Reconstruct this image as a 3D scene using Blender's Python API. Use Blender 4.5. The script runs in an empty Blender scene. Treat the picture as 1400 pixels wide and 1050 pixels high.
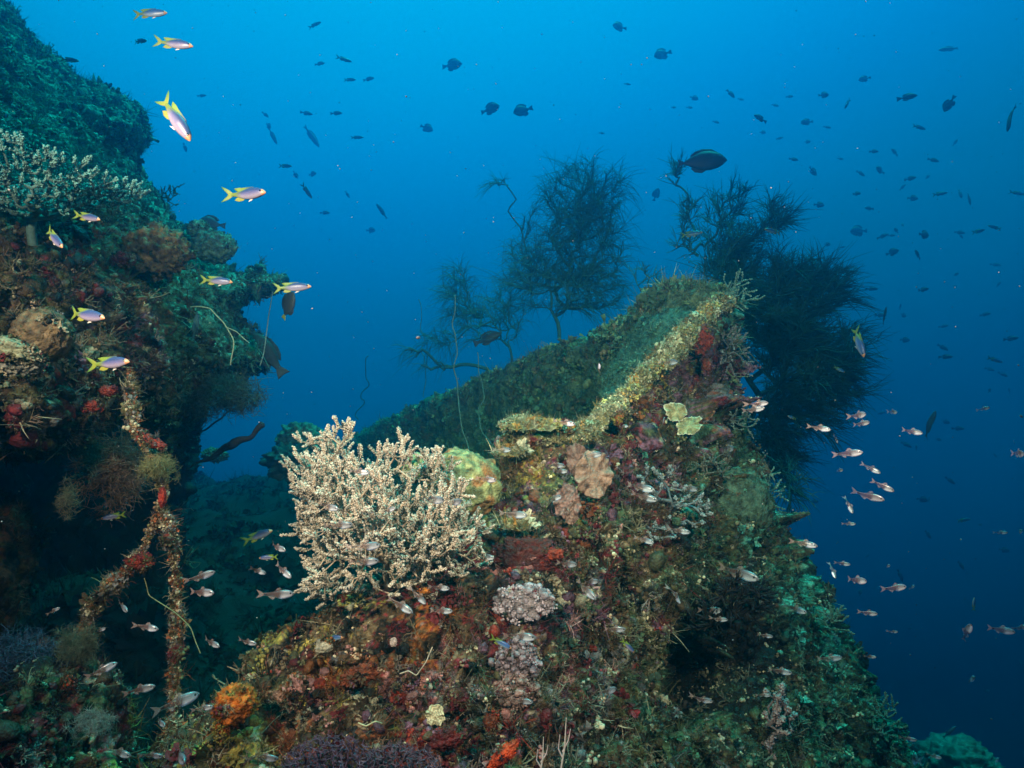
import bpy, math, random
import numpy as np
from mathutils import Vector, Matrix

SC = bpy.context.scene
COL = SC.collection
rad = math.radians

# ------------------------------------------------------------------ camera
PITCH = rad(2.5)
FPX = 912.0                       # focal length in photograph pixels (1400 wide)
cam_d = bpy.data.cameras.new('camera')
cam = bpy.data.objects.new('camera', cam_d); COL.objects.link(cam)
cam_d.sensor_width = 36.0
cam_d.lens = 36.0 * FPX / 1400.0
cam_d.clip_start = 0.02; cam_d.clip_end = 500
cam.location = (0, 0, 0)
cam.rotation_euler = (rad(90) + PITCH, 0, 0)
SC.camera = cam
FWD = np.array([0, math.cos(PITCH), math.sin(PITCH)])
UPV = np.array([0, -math.sin(PITCH), math.cos(PITCH)])
RGT = np.array([1.0, 0, 0])

# ------------------------------------------------------------------ world: light of the open water
world = bpy.data.worlds.new('World'); SC.world = world
world.use_nodes = True
nt = world.node_tree; nt.nodes.clear()
def N(tree, typ, **kw):
    n = tree.nodes.new(typ)
    for k, v in kw.items():
        setattr(n, k, v)
    return n
out = N(nt, 'ShaderNodeOutputWorld'); bg = N(nt, 'ShaderNodeBackground')
tc = N(nt, 'ShaderNodeTexCoord')
nrm = N(nt, 'ShaderNodeVectorMath', operation='NORMALIZE')
dot = N(nt, 'ShaderNodeVectorMath', operation='DOT_PRODUCT')
GLOW = np.array([-0.24, 0.62, 1.6]); GLOW = GLOW / np.linalg.norm(GLOW)
dot.inputs[1].default_value = tuple(GLOW)
ramp = N(nt, 'ShaderNodeValToRGB'); ramp.color_ramp.interpolation = 'EASE'
mr = N(nt, 'ShaderNodeMapRange'); mr.inputs[1].default_value = -0.4; mr.inputs[2].default_value = 1.0
nt.links.new(tc.outputs['Generated'], nrm.inputs[0]); nt.links.new(nrm.outputs[0], dot.inputs[0])
nt.links.new(dot.outputs['Value'], mr.inputs[0]); nt.links.new(mr.outputs[0], ramp.inputs[0])
WSTOPS = [(0.0, (0.0001, 0.0008, 0.005)), (0.23, (0.0001, 0.0030, 0.018)), (0.487, (0.0003, 0.053, 0.20)), (0.638, (0.0004, 0.124, 0.355)),
          (0.728, (0.0004, 0.195, 0.60)), (0.77, (0.0004, 0.25, 0.72)), (0.856, (0.0006, 0.39, 0.86)), (1.0, (0.01, 0.72, 1.2))]
el = ramp.color_ramp.elements
while len(el) < len(WSTOPS): el.new(0.5)
for e, (p, c) in zip(el, WSTOPS):
    e.position = p; e.color = (*c, 1)
ramp.color_ramp.interpolation = 'LINEAR'
nt.links.new(ramp.outputs[0], bg.inputs[0]); bg.inputs[1].default_value = 1.0
nt.links.new(bg.outputs[0], out.inputs[0])

# ------------------------------------------------------------------ sun filtered by the water above
sun_d = bpy.data.lights.new('sun', 'SUN'); sun = bpy.data.objects.new('sun', sun_d); COL.objects.link(sun)
sun_d.energy = 3.7; sun_d.angle = rad(22); sun_d.color = (0.05, 0.95, 0.85)
sun.rotation_euler = Vector((0.22, 0.12, 1.0)).normalized().to_track_quat('Z', 'Y').to_euler()

# the two strobes of the diver's camera, on arms left and right
def strobe(x, y, z, aim, energy, size):
    d = bpy.data.lights.new('strobe', 'SPOT'); o = bpy.data.objects.new('strobe', d); COL.objects.link(o)
    d.energy = energy; d.color = (1.0, 0.53, 0.42); d.spot_size = rad(size); d.spot_blend = 1.0; d.shadow_soft_size = 0.05
    o.location = (x, y, z)
    o.rotation_euler = (Vector((x, y, z)) - Vector(aim)).to_track_quat('Z', 'Y').to_euler()
strobe(-1.35, -0.10, 1.0, (-0.28, 2.5, 0.12), 900, 74)
strobe(1.05, -0.10, 1.05, (0.15, 2.7, 0.14), 780, 70)

# ------------------------------------------------------------------ picture settings
SC.view_settings.view_transform = 'Standard'; SC.view_settings.look = 'None'
SC.view_settings.exposure = 0.0; SC.view_settings.gamma = 1.0
SC.view_settings.use_curve_mapping = False
SC.render.engine = 'CYCLES'
SC.cycles.use_denoising = True
SC.cycles.max_bounces = 4; SC.cycles.diffuse_bounces = 2; SC.cycles.glossy_bounces = 2
SC.cycles.transparent_max_bounces = 12; SC.cycles.volume_bounces = 1
SC.cycles.sample_clamp_indirect = 3.0
SC.cycles.use_adaptive_sampling = True; SC.cycles.adaptive_threshold = 0.015

def W(px, py, d):
    return d * (FWD + (px - 700.0) / FPX * RGT - (py - 525.0) / FPX * UPV)
def WV(px, py, d):
    px = np.asarray(px, float); py = np.asarray(py, float); d = np.asarray(d, float)
    return d[..., None] * (FWD + ((px - 700.0) / FPX)[..., None] * RGT - ((py - 525.0) / FPX)[..., None] * UPV)
def project(P):
    d = P @ FWD; d = np.maximum(d, 1e-3)
    return 700 + FPX * (P @ RGT) / d, 525 - FPX * (P @ UPV) / d, d

# ------------------------------------------------------------------ noise
def _hash(ix, iy, iz, seed):
    h = (ix.astype(np.int64) * 73856093) ^ (iy.astype(np.int64) * 19349663) ^ (iz.astype(np.int64) * 83492791) ^ (seed * 2654435761)
    h = (h ^ (h >> 13)) * 1274126177 & 0x7fffffff
    h = (h ^ (h >> 15)) * 668265263 & 0x7fffffff
    return ((h ^ (h >> 12)) & 0xffffff) / float(0xffffff)
def vnoise(P, scale, seed=0):
    Q = P * scale; I = np.floor(Q).astype(np.int64); F = Q - I; F = F * F * (3 - 2 * F)
    r = 0
    for dx in (0, 1):
        wx = F[:, 0] if dx else 1 - F[:, 0]
        for dy in (0, 1):
            wy = F[:, 1] if dy else 1 - F[:, 1]
            for dz in (0, 1):
                wz = F[:, 2] if dz else 1 - F[:, 2]
                r = r + wx * wy * wz * _hash(I[:, 0] + dx, I[:, 1] + dy, I[:, 2] + dz, seed)
    return r * 2 - 1
def fbm(P, scale, octs, seed=0, gain=0.5):
    r = 0; a = 1.0; t = 0
    for k in range(octs):
        r = r + a * vnoise(P, scale * (2.03 ** k), seed + k * 17); t += a; a *= gain
    return r / t

# ------------------------------------------------------------------ mesh helpers
def link(o, parent=None):
    COL.objects.link(o)
    if parent is not None: o.parent = parent
    return o
def mesh_np(name, V, faces, mat, parent=None, tint=None, smooth=True):
    """faces: list of int arrays (n,k). one mesh object."""
    V = np.ascontiguousarray(V, dtype=np.float32)
    me = bpy.data.meshes.new(name)
    me.vertices.add(len(V)); me.vertices.foreach_set('co', V.ravel())
    fl = [np.asarray(f, dtype=np.int32) for f in (faces if isinstance(faces, list) else [faces]) if len(f)]
    loops = np.concatenate([f.ravel() for f in fl]); sizes = np.concatenate([np.full(len(f), f.shape[1], np.int32) for f in fl])
    starts = np.concatenate([[0], np.cumsum(sizes)[:-1]]).astype(np.int32)
    me.loops.add(len(loops)); me.loops.foreach_set('vertex_index', loops)
    me.polygons.add(len(sizes)); me.polygons.foreach_set('loop_start', starts)
    me.polygons.foreach_set('use_smooth', np.full(len(sizes), smooth, bool))
    me.update(calc_edges=True)
    if tint is not None:
        a = me.color_attributes.new('tint', 'FLOAT_COLOR', 'POINT')
        t = np.ones((len(V), 4), np.float32); t[:, :3] = tint
        a.data.foreach_set('color', t.ravel())
    me.materials.append(mat)
    o = bpy.data.objects.new(name, me)
    return link(o, parent)
def empty(name, loc=(0, 0, 0)):
    o = bpy.data.objects.new(name, None); COL.objects.link(o); o.location = loc; o.empty_display_size = 0.05
    return o
def tag(o, label=None, cat=None, group=None, kind=None):
    if label: o['label'] = label
    if cat: o['category'] = cat
    if group: o['group'] = group
    if kind: o['kind'] = kind
    return o

def ico(sub):
    import bmesh
    bm = bmesh.new(); bmesh.ops.create_icosphere(bm, subdivisions=sub, radius=1.0)
    V = np.array([v.co[:] for v in bm.verts]); F = np.array([[v.index for v in f.verts] for f in bm.faces]); bm.free()
    return V, F
ICO = {k: ico(k) for k in (1, 2, 3, 4, 5)}

class Buf:
    """collects vertices, faces and tints of one mesh"""
    def __init__(s): s.V = []; s.F = {3: [], 4: []}; s.T = []; s.n = 0
    def add(s, V, F, tint):
        V = np.asarray(V, float); F = np.asarray(F)
        s.V.append(V); s.F[F.shape[1]].append(F + s.n)
        t = np.asarray(tint, float)
        s.T.append(np.broadcast_to(t, (len(V), 3)) if t.ndim == 1 else t); s.n += len(V)
    def build(s, name, mat, parent=None, origin=None, smooth=True):
        V = np.concatenate(s.V); 
        if origin is not None: V = V - np.asarray(origin)
        return mesh_np(name, V, [np.concatenate(f) for f in s.F.values() if f], mat, parent, np.concatenate(s.T), smooth)
    def tube(s, P, R, sides=5, tint=(.5, .5, .5), cap=True):
        P = np.asarray(P, float); n = len(P); R = np.broadcast_to(np.asarray(R, float), (n,))
        T = np.gradient(P, axis=0); T /= np.linalg.norm(T, axis=1)[:, None] + 1e-9
        ref = np.array([0.13, 0.31, 0.94]) if abs(T[0][2]) < .9 else np.array([0.9, 0.2, 0.1])
        A = np.cross(T, ref); A /= np.linalg.norm(A, axis=1)[:, None] + 1e-9; B = np.cross(T, A)
        a = np.arange(sides) * 2 * np.pi / sides
        V = P[:, None] + R[:, None, None] * (np.cos(a)[None, :, None] * A[:, None] + np.sin(a)[None, :, None] * B[:, None])
        V = V.reshape(-1, 3)
        i = np.arange(n - 1)[:, None] * sides; j = np.arange(sides)[None]; k = (j + 1) % sides
        F = np.stack([i + j, i + k, i + sides + k, i + sides + j], -1).reshape(-1, 4)
        t = np.asarray(tint, float)
        if t.ndim == 2: t = np.repeat(t, sides, 0)
        s.add(V, F, t)
        if cap and sides >= 3:
            for e, idx in ((0, 0), (n - 1, (n - 1) * sides)):
                m = s.n; Vc = np.vstack([V[idx:idx + sides], P[e] + (T[e] * R[e] * .6 if e else -T[e] * R[e] * .6)])
                F3 = np.array([[q, (q + 1) % sides, sides] if e else [(q + 1) % sides, q, sides] for q in range(sides)])
                s.add(Vc, F3, t[idx] if t.ndim == 2 else t)

def frame_from_normal(Nn, rng):
    """(n,3,3) rotation matrices whose z is the normal, random spin"""
    Nn = Nn / (np.linalg.norm(Nn, axis=1)[:, None] + 1e-9)
    r = rng.normal(size=Nn.shape); X = np.cross(r, Nn); X /= np.linalg.norm(X, axis=1)[:, None] + 1e-9
    Y = np.cross(Nn, X)
    return np.stack([X, Y, Nn], axis=2)
def scatter_mesh(name, templates, P, Nn, S, C, mat, parent, rng, jitter=0.15):
    """templates: list of (V,F,shade) ; every instance becomes part of ONE mesh"""
    b = Buf(); which = rng.integers(0, len(templates), len(P)); M = frame_from_normal(Nn, rng)
    for k, (V, F, sh) in enumerate(templates):
        m = np.where(which == k)[0]
        if not len(m): continue
        X = np.einsum('nij,vj->nvi', M[m], V) * S[m][:, None, None] + P[m][:, None]
        nv = len(V); FF = (F[None] + (np.arange(len(m)) * nv)[:, None, None]).reshape(-1, F.shape[1])
        c = C[m][:, None, :] * sh[None, :, None] * (1 + jitter * rng.normal(size=(len(m), nv, 1)))
        b.add(X.reshape(-1, 3), FF, np.clip(c.reshape(-1, 3), 0.003, 0.9))
    if b.n == 0: return None
    return b.build(name, mat, parent)

# ------------------------------------------------------------------ materials
def principled(name, rough=0.8, spec=0.25):
    m = bpy.data.materials.new(name); m.use_nodes = True
    t = m.node_tree; p = t.nodes['Principled BSDF']
    p.inputs['Roughness'].default_value = rough; p.inputs['Specular IOR Level'].default_value = spec
    return m, t, p
def mat_tint(name, rough=0.8, spec=0.25, mott=0.35, scale=60, bump=0.3, bscale=120, bdist=0.01, sss=0.0, tone=(1, 1, 1)):
    """species colour from the tint attribute, broken up by fine 3-D noise, with a bump"""
    m, t, p = principled(name, rough, spec)
    at = N(t, 'ShaderNodeAttribute', attribute_name='tint')
    tcn = N(t, 'ShaderNodeTexCoord')
    nz = N(t, 'ShaderNodeTexNoise'); nz.inputs['Scale'].default_value = scale; nz.inputs['Detail'].default_value = 6
    mrn = N(t, 'ShaderNodeMapRange'); mrn.inputs[1].default_value = .3; mrn.inputs[2].default_value = .7
    mrn.inputs[3].default_value = 1 - mott; mrn.inputs[4].default_value = 1 + mott
    vm = N(t, 'ShaderNodeVectorMath', operation='SCALE')
    t.links.new(tcn.outputs['Object'], nz.inputs['Vector']); t.links.new(nz.outputs['Fac'], mrn.inputs[0])
    tn = N(t, 'ShaderNodeVectorMath', operation='MULTIPLY'); tn.inputs[1].default_value = tone
    t.links.new(at.outputs['Color'], tn.inputs[0])
    t.links.new(tn.outputs[0], vm.inputs[0]); t.links.new(mrn.outputs[0], vm.inputs['Scale'])
    t.links.new(vm.outputs[0], p.inputs['Base Color'])
    n2 = N(t, 'ShaderNodeTexNoise'); n2.inputs['Scale'].default_value = bscale; n2.inputs['Detail'].default_value = 5
    t.links.new(tcn.outputs['Object'], n2.inputs['Vector'])
    b = N(t, 'ShaderNodeBump'); b.inputs['Strength'].default_value = bump; b.inputs['Distance'].default_value = bdist
    t.links.new(n2.outputs['Fac'], b.inputs['Height']); t.links.new(b.outputs[0], p.inputs['Normal'])
    if sss:
        p.inputs['Subsurface Weight'].default_value = sss; p.inputs['Subsurface Radius'].default_value = (.02, .01, .006)
        p.inputs['Subsurface Scale'].default_value = 1.0
    return m
M_CRUST = mat_tint('encrusted_rock', .8, .3, .75, 55, .8, 110, .015)
M_GROW = mat_tint('growth', .75, .3, .35, 90, .3, 200, .004)
M_SOFT = mat_tint('soft_coral', .7, .3, .2, 90, .2, 200, .003)
M_SPONGE = mat_tint('sponge', .6, .35, .6, 45, .9, 110, .01)
M_DARK = mat_tint('black_coral', .8, .15, .2, 60, .1, 100, .002)
M_FISH = mat_tint('fish_skin', .38, .5, .08, 60, .05, 300, .001)
M_FAR = mat_tint('dark_fish_skin', .6, .3, .1, 30, .05, 300, .001)
# ------------------------------------------------------------------ solids
def rbf(pts, vals):
    pts = np.asarray(pts, float) / 100; vals = np.asarray(vals, float); n = len(pts)
    D = np.linalg.norm(pts[:, None] - pts[None], axis=2)
    A = np.zeros((n + 3, n + 3)); A[:n, :n] = D + np.eye(n) * 1e-2
    A[:n, n] = 1; A[:n, n + 1:] = pts; A[n:, :n] = A[:n, n:].T
    w = np.linalg.solve(A, np.concatenate([vals, np.zeros(3)]))
    def f(x, y):
        q = np.stack([np.asarray(x, float), np.asarray(y, float)], -1) / 100
        d = np.linalg.norm(q[:, None] - pts[None], axis=2)
        return d @ w[:n] + w[n] + q @ w[n + 1:]
    return f
def inside(poly, x, y):
    r = np.zeros(len(x), bool); n = len(poly)
    for i in range(n):
        x1, y1 = poly[i][:2]; x2, y2 = poly[(i + 1) % n][:2]
        if y1 == y2: continue
        c = ((y1 > y) != (y2 > y)) & (x < (x2 - x1) * (y - y1) / (y2 - y1) + x1)
        r ^= c
    return r
def edge_dist(poly, x, y):
    d = np.full(len(x), 1e9); n = len(poly)
    for i in range(n):
        a = np.array(poly[i][:2], float); b = np.array(poly[(i + 1) % n][:2], float); ab = b - a
        t = np.clip(((x - a[0]) * ab[0] + (y - a[1]) * ab[1]) / (ab @ ab + 1e-9), 0, 1)
        d = np.minimum(d, np.hypot(x - a[0] - t * ab[0], y - a[1] - t * ab[1]))
    return d
def slab(poly, inner, thick, step=6, round_px=30, round_m=0.15):
    """a closed body whose outline and depth follow measured points (x, y, distance); thick(x,y) metres deep"""
    f = rbf([p[:2] for p in poly] + [p[:2] for p in inner], [p[2] for p in poly] + [p[2] for p in inner])
    xs = [p[0] for p in poly]; ys = [p[1] for p in poly]
    X, Y = np.meshgrid(np.arange(min(xs) - step, max(xs) + 2 * step, step), np.arange(min(ys) - step, max(ys) + 2 * step, step))
    h, w = X.shape; x, y = X.ravel().astype(float), Y.ravel().astype(float)
    cell = inside(poly, x + step / 2, y + step / 2).reshape(h, w); cell[-1] = False; cell[:, -1] = False
    e = np.where(inside(poly, x, y), edge_dist(poly, x, y), 0)
    q = 1 - np.clip(e / round_px, 0, 1); rd = round_m * q * q
    d = f(x, y) + rd; tk = thick(x, y) - rd * 0.6
    Vf = WV(x, y, d); Vb = WV(x, y, d + np.maximum(tk, .04)); nn = h * w
    F = []
    iy, ix = np.where(cell)
    a = iy * w + ix; b = a + 1; c = a + w + 1; dd = a + w
    F.append(np.stack([a, dd, c, b], 1)); F.append(np.stack([a, b, c, dd], 1) + nn)
    def side(mask, p0, p1):
        m = np.where(mask.ravel())[0]
        if len(m): F.append(np.stack([m + p0, m + p1, m + p1 + nn, m + p0 + nn], 1))
    up = np.zeros_like(cell); up[1:] = cell[:-1]; dn = np.zeros_like(cell); dn[:-1] = cell[1:]
    lf = np.zeros_like(cell); lf[:, 1:] = cell[:, :-1]; rt = np.zeros_like(cell); rt[:, :-1] = cell[:, 1:]
    side(cell & ~up, 0, 1); side(cell & ~dn, w + 1, w); side(cell & ~lf, w, 0); side(cell & ~rt, 1, w + 1)
    return np.vstack([Vf, Vb]), np.concatenate(F)
def remesh(parts, voxel, disp, seed):
    """union of closed bodies -> one skin, displaced by noise. returns verts, quads, normals"""
    V = []; F = []; n = 0; tri = any(f.shape[1] == 3 for v, f in parts)
    for v, f in parts:
        if tri and f.shape[1] == 4: f = np.concatenate([f[:, [0, 1, 2]], f[:, [0, 2, 3]]])
        V.append(v); F.append(f + n); n += len(v)
    m0 = principled('tmp')[0]
    o = mesh_np('tmp', np.concatenate(V), F, m0)
    md = o.modifiers.new('r', 'REMESH'); md.mode = 'VOXEL'; md.voxel_size = voxel; md.adaptivity = 0
    sm = o.modifiers.new('s', 'SMOOTH'); sm.iterations = 4
    dg = bpy.context.evaluated_depsgraph_get(); ev = o.evaluated_get(dg); me = ev.to_mesh()
    Vn = np.empty(len(me.vertices) * 3, np.float32); me.vertices.foreach_get('co', Vn); Vn = Vn.reshape(-1, 3).astype(float)
    Fn = np.empty(len(me.loops), np.int32); me.loops.foreach_get('vertex_index', Fn); Fn = Fn.reshape(-1, 4)
    ev.to_mesh_clear(); od = o.data; bpy.data.objects.remove(o); bpy.data.meshes.remove(od); bpy.data.materials.remove(m0)
    Nn = vnormals(Vn, Fn)
    Vn = Vn + Nn * disp(Vn, seed)[:, None]
    return Vn, Fn, vnormals(Vn, Fn)
def vnormals(V, F):
    a = V[F[:, 2]] - V[F[:, 0]]; b = V[F[:, 3 if F.shape[1] == 4 else 1]] - V[F[:, 1 if F.shape[1] == 4 else 0]]
    n = np.cross(a, b)
    if F.shape[1] == 3: n = np.cross(V[F[:, 1]] - V[F[:, 0]], V[F[:, 2]] - V[F[:, 0]])
    R = np.zeros_like(V)
    for k in range(F.shape[1]):
        for c in range(3): R[:, c] += np.bincount(F[:, k], n[:, c], len(V))
    return R / (np.linalg.norm(R, axis=1)[:, None] + 1e-12)
def ellipsoid(c, r, sub=4):
    V, F = ICO[sub]; return V * np.asarray(r) + np.asarray(c), np.concatenate([F, F[:, 2:3]], 1) if False else F
def rock_disp(a=1.0, fine=1.0):
    def f(P, seed):
        n1 = fbm(P, 2.2, 2, seed); n2 = fbm(P, 6.5, 3, seed + 5); n3 = np.abs(fbm(P, 15, 2, seed + 9)); n4 = fbm(P, 38, 2, seed + 13)
        pit = np.clip(fbm(P, 9, 2, seed + 21) - 0.24, 0, 1)
        return a * (0.06 * n1 + 0.055 * n2 + 0.045 * (0.4 - 2 * n3)) * 1.0 + fine * 0.012 * n4 - 0.35 * a * pit
    return f

# ------------------------------------------------------------------ what grows where, with some light and shade in the colours
PAL = dict(olive=(.17, .16, .065), brown=(.13, .075, .035), tan=(.28, .19, .10), maroon=(.13, .018, .022), red=(.36, .035, .012),
           orange=(.52, .16, .03), pink=(.46, .20, .19), mauve=(.19, .09, .14), cream=(.50, .44, .30), yellow=(.42, .33, .07),
           teal=(.15, .33, .25), green=(.13, .20, .09), black=(.02, .017, .014), grey=(.24, .22, .22), lilac=(.33, .25, .31),
           white=(.62, .58, .52), rust=(.25, .08, .03), deep=(.06, .075, .05))
PAL['maroon'] = (.26, .025, .035); PAL['rust'] = (.42, .12, .04); PAL['pink'] = (.58, .26, .24); PAL['mauve'] = (.30, .14, .22); PAL['red'] = (.5, .05, .02); PAL['teal'] = (.16, .52, .40); PAL['green'] = (.11, .20, .10); PAL['deep'] = (.06, .10, .06)  # teal raised: the water's ambient cast put into the growth colour
for k in PAL: PAL[k] = tuple(c * (.62 if k not in ('cream', 'white', 'teal', 'yellow', 'pink') else .8) for c in PAL[k])
NAMES = list(PAL); PALM = np.array([PAL[k] for k in NAMES])
def zone(px, py, d, r, **w): return (W(px, py, d), r, w)
ZONES = [
    zone(985, 880, 3.0, .17, black=60), zone(1010, 850, 2.9, .12, black=40), zone(965, 900, 3.0, .15, black=60),  # black growth: black coral, and the hollow's shade put into the colour
    # near gunwale and the bumps at its foot, light on the rail put into pale weights
    zone(985, 400, 3.6, .22, teal=7, cream=4, olive=1, orange=.5, tan=1), zone(940, 430, 3.4, .15, teal=4, cream=4, yellow=2, orange=1), zone(890, 475, 3.25, .16, teal=3, yellow=4, olive=1, orange=2, cream=4, tan=2),
    zone(830, 540, 3.0, .17, yellow=5, olive=2, orange=2.2, cream=3, tan=1), zone(720, 575, 2.85, .18, teal=4, cream=4, olive=2, yellow=1),
    zone(730, 650, 2.75, .20, yellow=5, orange=3, olive=3, tan=2, cream=1, rust=1), zone(680, 690, 2.7, .15, yellow=4, cream=2, maroon=1, pink=1),
    # flank under the rail
    zone(960, 500, 3.5, .35, mauve=3, brown=4, rust=2, grey=2, maroon=2, tan=1.5), zone(1000, 560, 3.5, .25, mauve=2, brown=4, grey=3, olive=1, tan=1),
    zone(820, 640, 2.8, .35, maroon=4, brown=3, black=3, mauve=2, rust=1.2, pink=.8, olive=1), zone(900, 640, 2.9, .30, maroon=3, brown=3, black=2, mauve=2, grey=1, olive=1),
    zone(760, 760, 2.5, .35, maroon=4, red=1.5, brown=3, black=3, mauve=2, pink=.9, cream=.5, rust=1), zone(860, 780, 2.55, .35, olive=4, brown=3, cream=1.5, black=2, tan=2, maroon=1),
    zone(980, 760, 2.8, .40, olive=5, green=4, tan=2, brown=2, deep=2), zone(1020, 680, 3.2, .30, green=3, olive=3, teal=2, brown=2, grey=1),
    zone(1060, 840, 2.9, .40, green=3, olive=4, deep=4, teal=.6, tan=1, brown=2), zone(1110, 800, 3.25, .20, teal=4, green=4, olive=3, deep=2), zone(1170, 930, 3.05, .25, teal=2.5, green=4, deep=5), zone(1160, 1000, 2.8, .50, green=3, deep=6, olive=3, black=2),
    zone(900, 950, 2.4, .50, olive=4, green=3, deep=3, black=2, cream=1, grey=2, brown=2), zone(780, 1000, 2.1, .35, olive=2.5, deep=2, maroon=1, brown=4, grey=1.5, cream=.8, black=2),
    zone(620, 880, 2.1, .30, brown=4, maroon=3, tan=2, pink=1.4, orange=1, cream=1, black=2, grey=1), zone(700, 920, 2.15, .3, brown=3, maroon=2.4, mauve=2, pink=1, grey=2, red=1),
    zone(520, 870, 2.1, .30, brown=4, tan=3, orange=1.5, pink=2, maroon=2, yellow=1, rust=2, black=2), zone(400, 890, 2.1, .22, olive=4, brown=3, tan=2, orange=1.2, yellow=1, black=1.2),
    zone(480, 960, 1.95, .28, rust=3, brown=4, pink=2, cream=1.2, black=3, red=.9, olive=1), zone(600, 980, 1.95, .3, maroon=3, red=1.6, brown=3, tan=2, black=2.4, mauve=2),
    zone(300, 1000, 1.85, .25, yellow=3, olive=4, brown=3, cream=1, orange=1, black=1), zone(230, 1040, 1.8, .2, yellow=4, olive=3, cream=1.5),
    # left overhang
    zone(150, 170, 4.1, .6, teal=11, green=3, deep=2), zone(60, 120, 4.1, 1.0, teal=11, green=4, deep=3, olive=2), zone(200, 300, 3.5, .55, teal=9, green=4, olive=3, deep=2), zone(300, 400, 3.7, .5, teal=8, green=4, deep=3, olive=1),  # heavy teal weights paint the ambient light on the upper slope
    zone(40, 350, 2.3, .45, brown=4, olive=3, deep=3, maroon=2, black=2, tan=1), zone(220, 350, 3.0, .3, rust=2, orange=1, tan=3, olive=4, green=2),
    zone(100, 450, 2.3, .4, brown=4, olive=3, maroon=2, cream=1.2, grey=2, black=2, tan=2, mauve=1), zone(210, 470, 2.6, .35, tan=3, cream=2, grey=2, maroon=2, mauve=2, black=2, brown=3),
    zone(130, 560, 2.2, .3, maroon=2, red=1, brown=3, grey=2, cream=1.5, black=3, olive=2), zone(30, 560, 2.0, .3, green=3, olive=3, cream=1.2, grey=1.5, black=3, brown=2),
    zone(330, 480, 3.4, .4, green=3, deep=3, olive=2, brown=2, black=2),
    zone(20, 770, 2.6, .30, tan=3, brown=4, rust=2, olive=2), zone(100, 980, 1.8, .35, brown=4, maroon=3, tan=1, cream=1., olive=2, black=4, pink=.5), zone(20, 1010, 1.7, .35, brown=4, maroon=3, tan=1, black=4), zone(160, 990, 1.9, .25, brown=4, maroon=2, cream=1, olive=2, black=4),
]
ZC = np.array([z[0] for z in ZONES]); ZR = np.array([z[1] for z in ZONES])
ZW = np.zeros((len(ZONES), len(NAMES)))
for i, z in enumerate(ZONES):
    for k, v in z[2].items(): ZW[i, NAMES.index(k)] = v
    ZW[i] /= ZW[i].sum()
DEFW = np.zeros(len(NAMES))
for k, v in dict(deep=5, green=4, olive=3, brown=1, teal=1).items(): DEFW[NAMES.index(k)] = v
DEFW /= DEFW.sum()
def grow_colour(P, rng, patch=9.0, rnd=0.35):
    """palette colour of each point: species come in patches of about 1/patch metres"""
    out = np.zeros((len(P), 3))
    for s in range(0, len(P), 60000):
        Q = P[s:s + 60000]
        d = np.linalg.norm(Q[:, None] - ZC[None], axis=2)
        w = np.exp(-(d / ZR) ** 2); w[:, :3] *= 25; pw = w @ ZW + 0.02 * DEFW  # first three zones, the hollow's painted shade, outweigh the rest
        pw /= pw.sum(1)[:, None]
        # patch value: coherent pseudo-random number from warped cells
        J = Q + 0.05 * np.stack([vnoise(Q, 14, 71), vnoise(Q, 14, 72), vnoise(Q, 14, 73)], 1)
        I = np.floor(J * patch * 2.2).astype(np.int64); big = np.floor(J * patch).astype(np.int64)
        u = _hash(I[:, 0], I[:, 1], I[:, 2], 5); ub = _hash(big[:, 0], big[:, 1], big[:, 2], 9)
        r = rng.random(len(Q)); pick = rng.random(len(Q))
        u = np.where(pick < rnd, r, np.where(pick < rnd + .35, u, ub))
        idx = (np.cumsum(pw, 1) < u[:, None]).sum(1).clip(0, len(NAMES) - 1)
        out[s:s + 60000] = PALM[idx]
    return out * (0.75 + 0.5 * rng.random((len(P), 1)))

# ------------------------------------------------------------------ clump templates
def tpl_lump(seed):
    V, F = ICO[2]; rng = np.random.default_rng(seed)
    r = 1 + .45 * fbm(V, 1.6, 2, seed) + .15 * vnoise(V, 5, seed + 3)
    X = V * r[:, None] * np.array([1, .85, .7]) + [0, 0, .25]
    return X, F, np.clip(.8 + .35 * V[:, 2] * 0 + .3 * vnoise(V, 3, seed), .5, 1.3)
def tpl_flakes(seed, n=12):
    rng = np.random.default_rng(seed); Vs = []; Fs = []; Sh = []; k = 0
    for i in range(n):
        a = rng.uniform(0, 6.28); tilt = rng.uniform(.25, 1.25); L = rng.uniform(.5, 1.15); w = rng.uniform(.22, .55)
        d = np.array([math.cos(a) * math.cos(tilt), math.sin(a) * math.cos(tilt), math.sin(tilt)]); s = np.cross(d, [0, 0, 1]); s /= np.linalg.norm(s); nn = np.cross(s, d)
        rows = 4; cols = 5; g = []
        for r in range(rows):
            t = r / (rows - 1)
            for c in range(cols):
                u = (c / (cols - 1) - .5) * 2
                fl = t * (1 - .28 * u * u + .12 * rng.normal())
                g.append(d * L * fl + s * w * u * (0.25 + .75 * t) + nn * (.22 * math.sin(3.1 * u + i) * t - .25 * t * t + .05 * rng.normal()))
        g = np.array(g) + rng.normal(size=3) * [.45, .45, .1]
        f = [[r * cols + c, r * cols + c + 1, (r + 1) * cols + c + 1, (r + 1) * cols + c] for r in range(rows - 1) for c in range(cols - 1)]
        Vs.append(g); Fs.append(np.array(f) + k); k += len(g); sh = np.repeat(.8 + .25 * np.arange(rows) / (rows - 1), cols) * rng.uniform(.8, 1.2); Sh.append(sh)
    return np.concatenate(Vs), np.concatenate(Fs), np.concatenate(Sh)
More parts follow.
